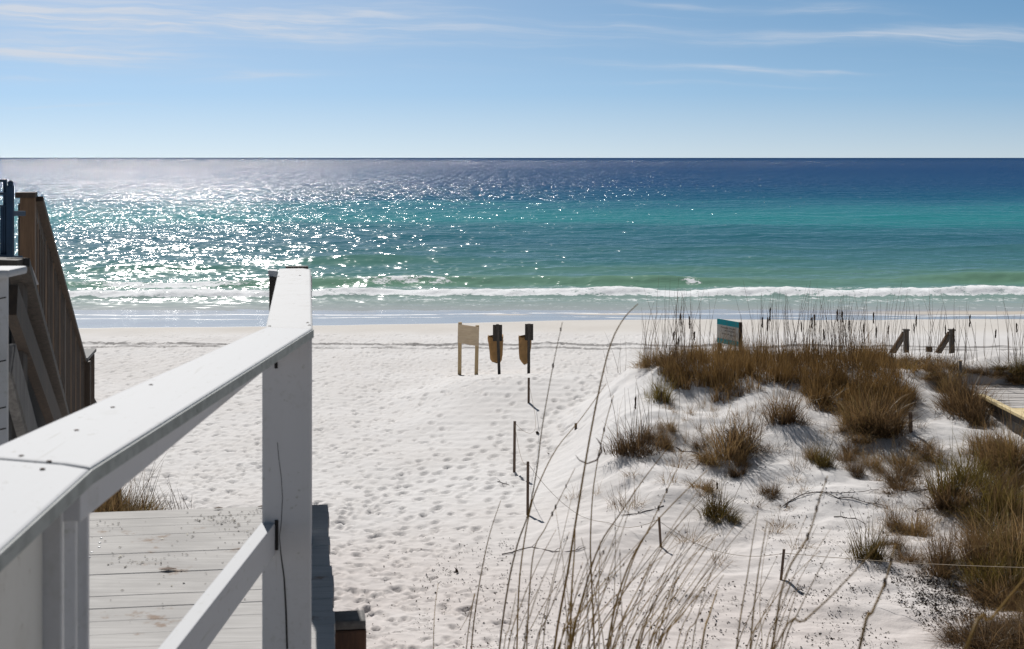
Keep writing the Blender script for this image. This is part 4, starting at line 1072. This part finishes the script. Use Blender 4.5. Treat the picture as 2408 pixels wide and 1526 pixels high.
scatter([(2290, 1200), (2407, 1180), (2470, 1260), (2470, 1420), (2330, 1400), (2270, 1290)], 13, 'bbgs', (.36, .62), (.22, .34),
        'brown olive tuft in the thick grass at the lower right', 'thick grass at the lower right', .2)
scatter([(2340, 1420), (2470, 1400), (2470, 1540), (2380, 1540)], 12, 'bs', (.25, .4), (.24, .36), 'low brown tuft in the lower right corner', 'low grass in the lower right corner', .2)
scatter([(1900, 1000), (1990, 1000), (2200, 1060), (2200, 1200), (2050, 1130), (1930, 1050)], 30, 'ssb', (.18, .42), (.16, .30), 'wispy reddish tuft scattered on the upper dune slope', 'wispy tufts on the slope', .3)
scatter([(2050, 1200), (2300, 1180), (2300, 1380), (2100, 1330)], 26, 'ssb', (.18, .42), (.16, .28), 'wispy tuft between the big tufts of the lower slope', 'wispy tufts of the lower slope', .3)
scatter([(1500, 960), (1640, 1000), (1760, 1090), (1740, 1200), (1560, 1150), (1450, 1110)], 12, 'ssb', (.2, .42), (.14, .26), 'wispy brown tuft on the left shoulder of the dune', 'wispy tufts on the left shoulder', .3)
scatter([(1560, 960), (1800, 950), (1830, 1010), (1620, 1040)], 18, 'sss', (.25, .5), (.12, .22), 'few thin stems on the white slope under the crest belt', 'thin stems under the crest', .3)

scatter([(1750, 1120), (1850, 1030), (2000, 1060), (2060, 1180), (1940, 1260), (1780, 1250)], 12, 'ssb', (.2, .44), (.16, .28), 'wispy tuft on the bare middle of the dune slope', 'wispy tufts on the middle slope', .4)
scatter([(2290, 1110), (2420, 1100), (2440, 1300), (2320, 1260)], 8, 'bbg', (.36, .58), (.24, .36), 'brown tuft in the scrub between the boardwalk and the lower right grass', 'scrub at the right edge', .3)
scatter([(2270, 1400), (2330, 1390), (2450, 1430), (2450, 1540), (2250, 1530)], 12, 'bbs', (.26, .44), (.24, .36), 'low brown tuft growing in the dark leaf litter at the lower right', 'low grass in the leaf litter', .25)
mo = 0; vs, fs, ts = [], [], []
for v, f, tt, kd in MASS: vs.append(v); fs.append(f+mo); ts.append(tt); mo += len(v)
o = link('dune_grass', np_mesh('dune_grass', np.concatenate(vs), np.concatenate(fs), np.concatenate(ts), M['grass_belt']))
tag(o, 'dense golden brown belt of grass along the dune crest', 'dune grass', kind='stuff')

# standing sea oats along the crest
def oats(seed, n=5):
    r = random.Random(seed); parts = MB(); heads = MB(); tv = []; th_ = []
    for k in range(n):
        bx_, by_ = r.uniform(-.28, .28), r.uniform(-.22, .22); L_ = r.uniform(.55, 1.0); lx, ly = r.gauss(.05, .13), r.gauss(0, .08)
        bend = r.gauss(.05, .09)
        pts = [(bx_+lx*L_*s+bend*s*s, by_+ly*L_*s, L_*s-.05*0) for s in (0, .25, .5, .75, 1)]
        n0 = len(parts.v); parts.tube(pts, [.0038, .0035, .003, .0024, .0013], 4); tv += [r.random()]*(len(parts.v)-n0)
        if k < 1 and seed % 3 == 0:
            top = Vector(pts[-1]); n0 = len(heads.v)
            for q in range(9):
                c = top+Vector((r.gauss(.004, .006), r.gauss(0, .005), -.015*q)); heads.ball(c, r.uniform(.011, .016), 5, 4, (.8, .7, 1.8))
            th_ += [r.random()]*(len(heads.v)-n0)
    def fin(mb, tt, name, mat):
        me = mb.mesh(name, mat); at_ = me.attributes.new('tone', 'FLOAT', 'POINT'); at_.data.foreach_set('value', np.array(tt, np.float32)); return me
    return fin(parts, tv, 'oat_stems', M['stem']), (fin(heads, th_, 'seed_heads', M['seed']) if heads.v else None)
OATS = [oats(2000+k) for k in range(7)]
def put_oats(q, h, label, group):
    s_, hd = R.choice(OATS); o = link('sea_oats', s_, None, q-Vector((0, 0, .03))); o.scale = (1, 1, h); o.rotation_euler = (0, 0, R.uniform(-.6, .6)+R.choice((0, 3.14)))
    tag(o, label, 'sea oats', group)
    if hd: link('seed_head', hd, o)
OG = 'sea oats along the dune crest'
for k in range(84):
    x = R.uniform(1505, 2080) if k < 66 else R.uniform(2080, 2420)
    q = G(x, R.uniform(838, 872))
    if 1676 < x < 1742: continue
    if q.y > 36: q = flatY(x, 30.5)
    hh_ = R.uniform(1.05, 1.75)*(1.0 if x < 1900 else .9)
    put_oats(q, hh_, 'thin dry sea oats standing up from the grass of the dune crest' if x < 2080 else 'thin dry sea oats behind the stair rails and boardwalk', OG if x < 2080 else 'sea oats behind the boardwalk')
for (x, y, h_, lab) in ((1447, 880, 1.15, 'sparse sea oats at the bare left tip of the dune'), (1478, 1050, 1.35, 'tall sea oats rising from the round left end tuft'), (1508, 1060, 1.3, 'second group of tall sea oats over the left end tuft'),
                        (1555, 1010, 1.1, 'sea oats right of the left end tuft'), (2087, 860, 1.9, 'tallest sea oats of the crest reaching up to the surf'), (1950, 868, 1.35, 'sea oats with dark drooping heads right of the sign'),
                        (1690, 866, .9, 'sea oats covering the left post of the sign'), (1690, 1205, .62, 'short bare stems rising from the dense olive tuft'), (2040, 1300, .8, 'bare stems rising from the olive tuft by the string')):
    put_oats(G(x, y), h_, lab, 'single sea oats')

# grass, stump behind the far edge of the deck
q = Vector((P(245, 1200, 19).x, 19, gz(P(245, 1200, 19).x, 19)))
sm = T('tree_stump', 'rounded dark brown stump in grass behind the far edge of the deck', 'stump', q)
mb = MB(); cs = [(0, -.2, .26), (0, .3, .24), (.01, .62, .21), (.03, .92, .20), (.05, 1.10, .19), (.06, 1.2, .15), (.07, 1.26, .08), (.07, 1.27, .01)]
mb.tube([q+Vector((a, 0, z)) for a, z, r_ in cs], [r_ for a, z, r_ in cs], 14); sm.part('trunk', mb, M['pile'], bevel=0, smooth=True)
for k in range(30):
    x = R.uniform(150, 420); Y = R.uniform(17.0, 19.5); x_w = (x-CX)/F*Y
    tuft(R.choice('bbg') if x < 330 else R.choice('sg'), Vector((x_w, Y, gz(x_w, Y))), R.uniform(.55, .95)*(1 if x < 300 else .75), R.uniform(.25, .45), 'brown grass tuft growing behind the far edge of the deck', 'grass behind the deck')
for k in range(8):
    x = R.uniform(270, 460); Y = R.uniform(16.5, 19); x_w = (x-CX)/F*Y
    put_oats(Vector((x_w, Y, gz(x_w, Y))), R.uniform(.8, 1.25)*(1 if x < 400 else .75), 'dry bare stems of sea oats behind the far edge of the deck', 'sea oats behind the deck')

# foreground stalks
def stalk(pts, Y, r0, label, group=None, tone=.5, heads=0):
    Y1 = Y+R.uniform(.0, .35)
    w3 = [P(x, y, Y+(Y1-Y)*k/(len(pts)-1)) for k, (x, y) in enumerate(pts)]
    d = (w3[0]-w3[1]).normalized(); g_ = w3[0].copy(); ext = []
    zg = gz(g_.x, g_.y)
    n = 3
    for k in range(n, 0, -1):
        f_ = k/n; dz_ = (g_.z-zg+.05)*f_
        ext.append(Vector((g_.x+d.x*dz_*.6*(1-.4*f_), g_.y, g_.z-dz_)))
    w3 = ext+w3
    # smooth
    def cat(p0, p1, p2, p3, s): return .5*((2*p1)+(p2-p0)*s+(2*p0-5*p1+4*p2-p3)*s*s+(3*p1-p0-3*p2+p3)*s**3)
    sm_ = []
    for k in range(len(w3)-1):
        p0, p1, p2, p3 = w3[max(k-1, 0)], w3[k], w3[k+1], w3[min(k+2, len(w3)-1)]
        for s in (0, .25, .5, .75): sm_.append(cat(p0, p1, p2, p3, s))
    sm_.append(w3[-1]); m_ = len(sm_)
    mb = MB(); mb.tube(sm_, [r0*(1-.78*(k/m_)**1.3)+.0002 for k in range(m_)], 6)
    for k in range(6, m_-2, 5):      # nodes along the stem
        mb.tube([sm_[k].lerp(sm_[k+1], .0), sm_[k].lerp(sm_[k+1], .12)], r0*(1.25-.8*(k/m_)), 6)
    base = w3[0]
    me = mb.mesh('sea_oat_stalk', M['straw'], base, 0, True)
    at_ = me.attributes.new('tone', 'FLOAT', 'POINT'); at_.data.foreach_set('value', np.full(len(me.vertices), tone, np.float32))
    o = link('sea_oat_stalk', me, None, base); tag(o, label, 'sea oat stalk', group)
    if heads:
        for q in range(heads):
            hb = MB(); c = sm_[m_-2-q*2-R.randint(0, 1)]; dd_ = (sm_[m_-1]-sm_[m_-3]).normalized()
            hb.ball(c, r0*R.uniform(.9, 1.5), 6, 5, (.9, .6, 2.4))
            hm = hb.mesh('seed_husk', M['seed'], base, 0, True); at_ = hm.attributes.new('tone', 'FLOAT', 'POINT'); at_.data.foreach_set('value', np.full(len(hm.vertices), .6, np.float32))
            link('seed_husk', hm, o)
SG = 'sea oat stalks in the foreground'
big = [
 ([(1303, 1526), (1335, 1342), (1356, 1210), (1386, 1031), (1412, 900), (1437, 805), (1467, 748), (1500, 714)], 3.4, .0044, 'thickest straw stalk, arching to the right above the beach at its top', 0),
 ([(1174, 1526), (1195, 1374), (1217, 1278), (1242, 1206), (1262, 1103), (1275, 1000), (1300, 860), (1322, 757)], 3.6, .0034, 'thin straight stalk that crosses the stake and ends near the right bag', 2),
 ([(1215, 1526), (1222, 1353), (1245, 1203), (1272, 1125), (1310, 1052), (1365, 985), (1425, 902)], 3.7, .0032, 'stalk bending right until it meets the thickest stalk', 0),
 ([(1340, 1526), (1344, 1388), (1350, 1300), (1352, 1240)], 3.3, .0045, 'short thick stalk right of the thickest stalk', 0),
 ([(1397, 1526), (1390, 1353), (1388, 1263), (1396, 1138), (1420, 1010), (1442, 930)], 3.6, .0036, 'upright stalk with dark husks in the middle of the foreground', 3),
 ([(1427, 1526), (1462, 1372), (1512, 1265), (1585, 1181), (1663, 1105)], 3.0, .0036, 'stalk arching far right over the dune sand', 0),
 ([(1342, 1526), (1374, 1388), (1410, 1281), (1456, 1210), (1517, 1121), (1590, 1028)], 3.2, .0034, 'long stalk slanting up right past the wispy tuft', 0),
 ([(1431, 1526), (1481, 1335), (1531, 1231), (1597, 1090)], 3.1, .0030, 'straight slanted stalk ending below the big slope tuft', 2),
 ([(1108, 1526), (1120, 1417), (1135, 1328), (1153, 1249), (1177, 1177)], 3.9, .0032, 'lone stalk left of the foreground bundle pointing at the stakes', 0),
 ([(1019, 1526), (1022, 1435), (1030, 1372)], 3.9, .0022, 'leftmost short thin stalk on trampled sand', 0),
 ([(1096, 1526), (1113, 1408), (1116, 1400), (1110, 1420), (1098, 1452), (1082, 1480)], 3.9, .0022, 'stalk with a broken tip folded back to the left', 0),
 ([(1238, 1526), (1245, 1388), (1256, 1290), (1280, 1245), (1306, 1192), (1352, 1100)], 3.5, .0028, 'stalk leaning right with rough husks halfway up', 3),
 ([(1649, 1526), (1668, 1445), (1686, 1388)], 2.8, .0042, 'thick brown broken stalk right of the bundle', 0),
 ([(1731, 1526), (1744, 1430), (1757, 1353), (1768, 1280), (1782, 1200)], 2.9, .0026, 'thin upright stalk right of the leaning stake', 0),
 ([(1763, 1526), (1778, 1380), (1790, 1300), (1803, 1228)], 2.8, .0030, 'upright stalk in front of the leaf litter', 0),
 ([(1815, 1526), (1847, 1355), (1899, 1262), (1925, 1177), (1945, 1120)], 2.2, .0030, 'blurred stalk with dark seed husks crossing the dune slope', 4),
 ([(1820, 1526), (1890, 1460), (1955, 1400), (2030, 1320), (2110, 1230)], 2.1, .0026, 'blurred stalk slanting strongly right across the litter', 0),
 ([(2020, 1526), (2050, 1440), (2080, 1370), (2105, 1280)], 2.0, .0040, 'blurred thick stalk with ragged sheath over the dark litter', 2),
 ([(2270, 1526), (2330, 1455), (2400, 1370), (2470, 1290)], 1.9, .0036, 'blurred stalk leaning into the lower right corner', 0),
]
for pts, Y, r_, lab, hd in big: stalk(pts, Y, r_*.72, lab, SG, R.uniform(.2, .8), hd)
for k in range(80):
    x0 = R.choice((R.uniform(1180, 1480), R.uniform(1290, 1560), R.uniform(1480, 1850))); le = max(R.gauss(.32, .22), -.12); ht = R.uniform(120, 360)*(1.1 if x0 < 1500 else .9)
    cv = R.gauss(.15, .12)
    pts = [(x0+ht*(le*s+cv*s*s), 1526-ht*s) for s in (0, .35, .7, 1)]
    stalk(pts, R.uniform(2.6, 3.9), R.uniform(.0009, .0016), 'thin tan sea oat stalk among the foreground bundle' if x0 < 1560 else 'thin tan sea oat stalk right of the foreground bundle', SG if x0 < 1560 else 'stalks right of the foreground bundle', R.random(), 1 if R.random() < .3 else 0)
# curled dead blade hanging on the thickest stalk
mb = MB(); pts = [(1402, 1030), (1412, 1045), (1414, 1062), (1402, 1082), (1380, 1090), (1362, 1082), (1353, 1070)]
mb.tube([P(x, y, 3.45) for x, y in pts], [.0008, .002, .0022, .002, .0018, .0014, .0005], 5)
me_o = single('dead_blade', mb, M['rust'], 'curled dead blade hooked around the thickest straw stalk', 'grass blade', P(1402, 1030, 3.45), None, 0, True)

# ---------------------------------------------------------------- litter and twigs on the dune
def litter(polys):
    pts = []
    for poly, n, gauss in polys:
        xs = [p[0] for p in poly]; ys = [p[1] for p in poly]; c = 0
        while c < n:
            cx, cy = R.uniform(min(xs), max(xs)), R.uniform(min(ys), max(ys))
            if not inpoly(cx, cy, poly): continue
            for _ in range(R.randint(1, gauss)):
                q = G(cx+R.gauss(0, 7 if gauss > 1 else 0), cy+R.gauss(0, 4 if gauss > 1 else 0)); pts.append((q.x, q.y, q.z+.006)); c += 1
    return pts
pts = litter([
 ([(1090, 1400), (1200, 1350), (1500, 1345), (1800, 1370), (2000, 1400), (2120, 1526), (1060, 1540)], 2300, 5),
 ([(1000, 1330), (1100, 1260), (1220, 1270), (1200, 1350), (1100, 1400), (960, 1540)], 380, 4),
 ([(850, 1300), (1000, 1240), (1200, 1230), (1230, 1300), (1000, 1526), (860, 1526)], 170, 1),
 ([(1780, 1290), (1950, 1270), (2080, 1320), (2100, 1420), (1900, 1420)], 520, 4),
 ([(2080, 1340), (2200, 1310), (2407, 1330), (2440, 1540), (2200, 1500), (2110, 1420)], 3600, 7),
 ([(2110, 1360), (2230, 1340), (2330, 1400), (2320, 1460), (2200, 1460)], 2400, 8),
 ([(2300, 1380), (2420, 1330), (2450, 1540), (2250, 1530), (2290, 1450)], 2200, 7),
 ([(2200, 1180), (2400, 1150), (2420, 1330), (2230, 1330)], 700, 5),
 ([(1700, 1180), (1800, 1150), (1980, 1130), (2120, 1180), (2160, 1280), (1960, 1290), (1760, 1280)], 560, 5),
 ([(1560, 1000), (1800, 1020), (2200, 1060), (2200, 1180), (1700, 1150), (1560, 1100)], 240, 3),
 ([(1330, 1150), (1600, 1120), (1760, 1280), (1500, 1330), (1300, 1300)], 110, 2)])
v_, f_, tn = leafmesh(pts, .013, .038, .5)
o = link('leaf_litter', np_mesh('dune_litter', v_, f_, tn, M['litter'])); tag(o, 'dark dead leaves and seeds strewn over the lower dune', 'leaf litter', kind='stuff')
tw = [([(1840, 1192), (1880, 1168), (1920, 1158), (1975, 1162), (2030, 1158), (2085, 1150)], 'long curved dark twig half buried across the upper slope'),
      ([(1920, 1160), (1970, 1170), (2020, 1178), (2060, 1188), (2100, 1196)], 'dark twig lying just below the long curved one'),
      ([(2100, 1150), (2150, 1158), (2200, 1150), (2240, 1148)], 'thin wavy twig leading to the tall olive tufts'),
      ([(1560, 1195), (1500, 1210), (1440, 1215)], 'faint root on the sand left of the leaning stake'),
      ([(1180, 1305), (1250, 1290), (1330, 1300), (1400, 1280)], 'thin root curving over smooth sand behind the stalks'),
      ([(1960, 1215), (2010, 1222), (2050, 1240)], 'short dark twig above the dense olive tuft'),
      ([(1170, 1135), (1190, 1142), (1240, 1146)], 'fine pale twig on smooth sand left of the stakes'),
      ([(2150, 1205), (2185, 1198), (2215, 1185)], 'short twig at the foot of the tall olive tufts'),
      ([(1590, 1055), (1625, 1066), (1665, 1078)], 'small twig in the shade of the big slope tuft')]
for pts, lab in tw:
    w3 = []
    for (x0, y0), (x1, y1_) in zip(pts, pts[1:]):
        for s in (0, .33, .66):
            q = G(x0+(x1-x0)*s, y0+(y1_-y0)*s+R.uniform(-2.5, 2.5)); w3.append(q+Vector((0, 0, R.uniform(.0, .018))))
    mb = MB(); n = len(w3); mb.tube(w3, [.0085*(1-.6*k/n) for k in range(n)], 5)
    for k in range(1, n-1):
        if R.random() < .5:
            e = w3[k]+Vector((R.uniform(-.12, .12), R.uniform(-.12, .12), R.uniform(.01, .06))); mb.tube([w3[k], w3[k].lerp(e, .5)+Vector((0, 0, .015)), e], [.004, .003, .0015], 4)
    single('dry_twig', mb, M['twig'], lab, 'twig', w3[0], 'twigs on the dune sand')
for k, (x, y) in enumerate(((1262, 1021), (1287, 1070), (1075, 1348))):
    q = G(x, y); v1, f1, t1 = leafmesh([(q.x+R.uniform(-.03, .03), q.y, q.z+.02) for _ in range(3)], .06, .1, .8)
    o = link('fallen_leaf', np_mesh('leaf', v1-np.array(q), f1, t1*0+.3, M['litter']), None, q); tag(o, ('brown leaf on smooth sand by the string', 'dark leaf on smooth sand between two stakes', 'dark clump on the trampled sand left of the stalks')[k], 'leaf', 'leaves on the beach sand')
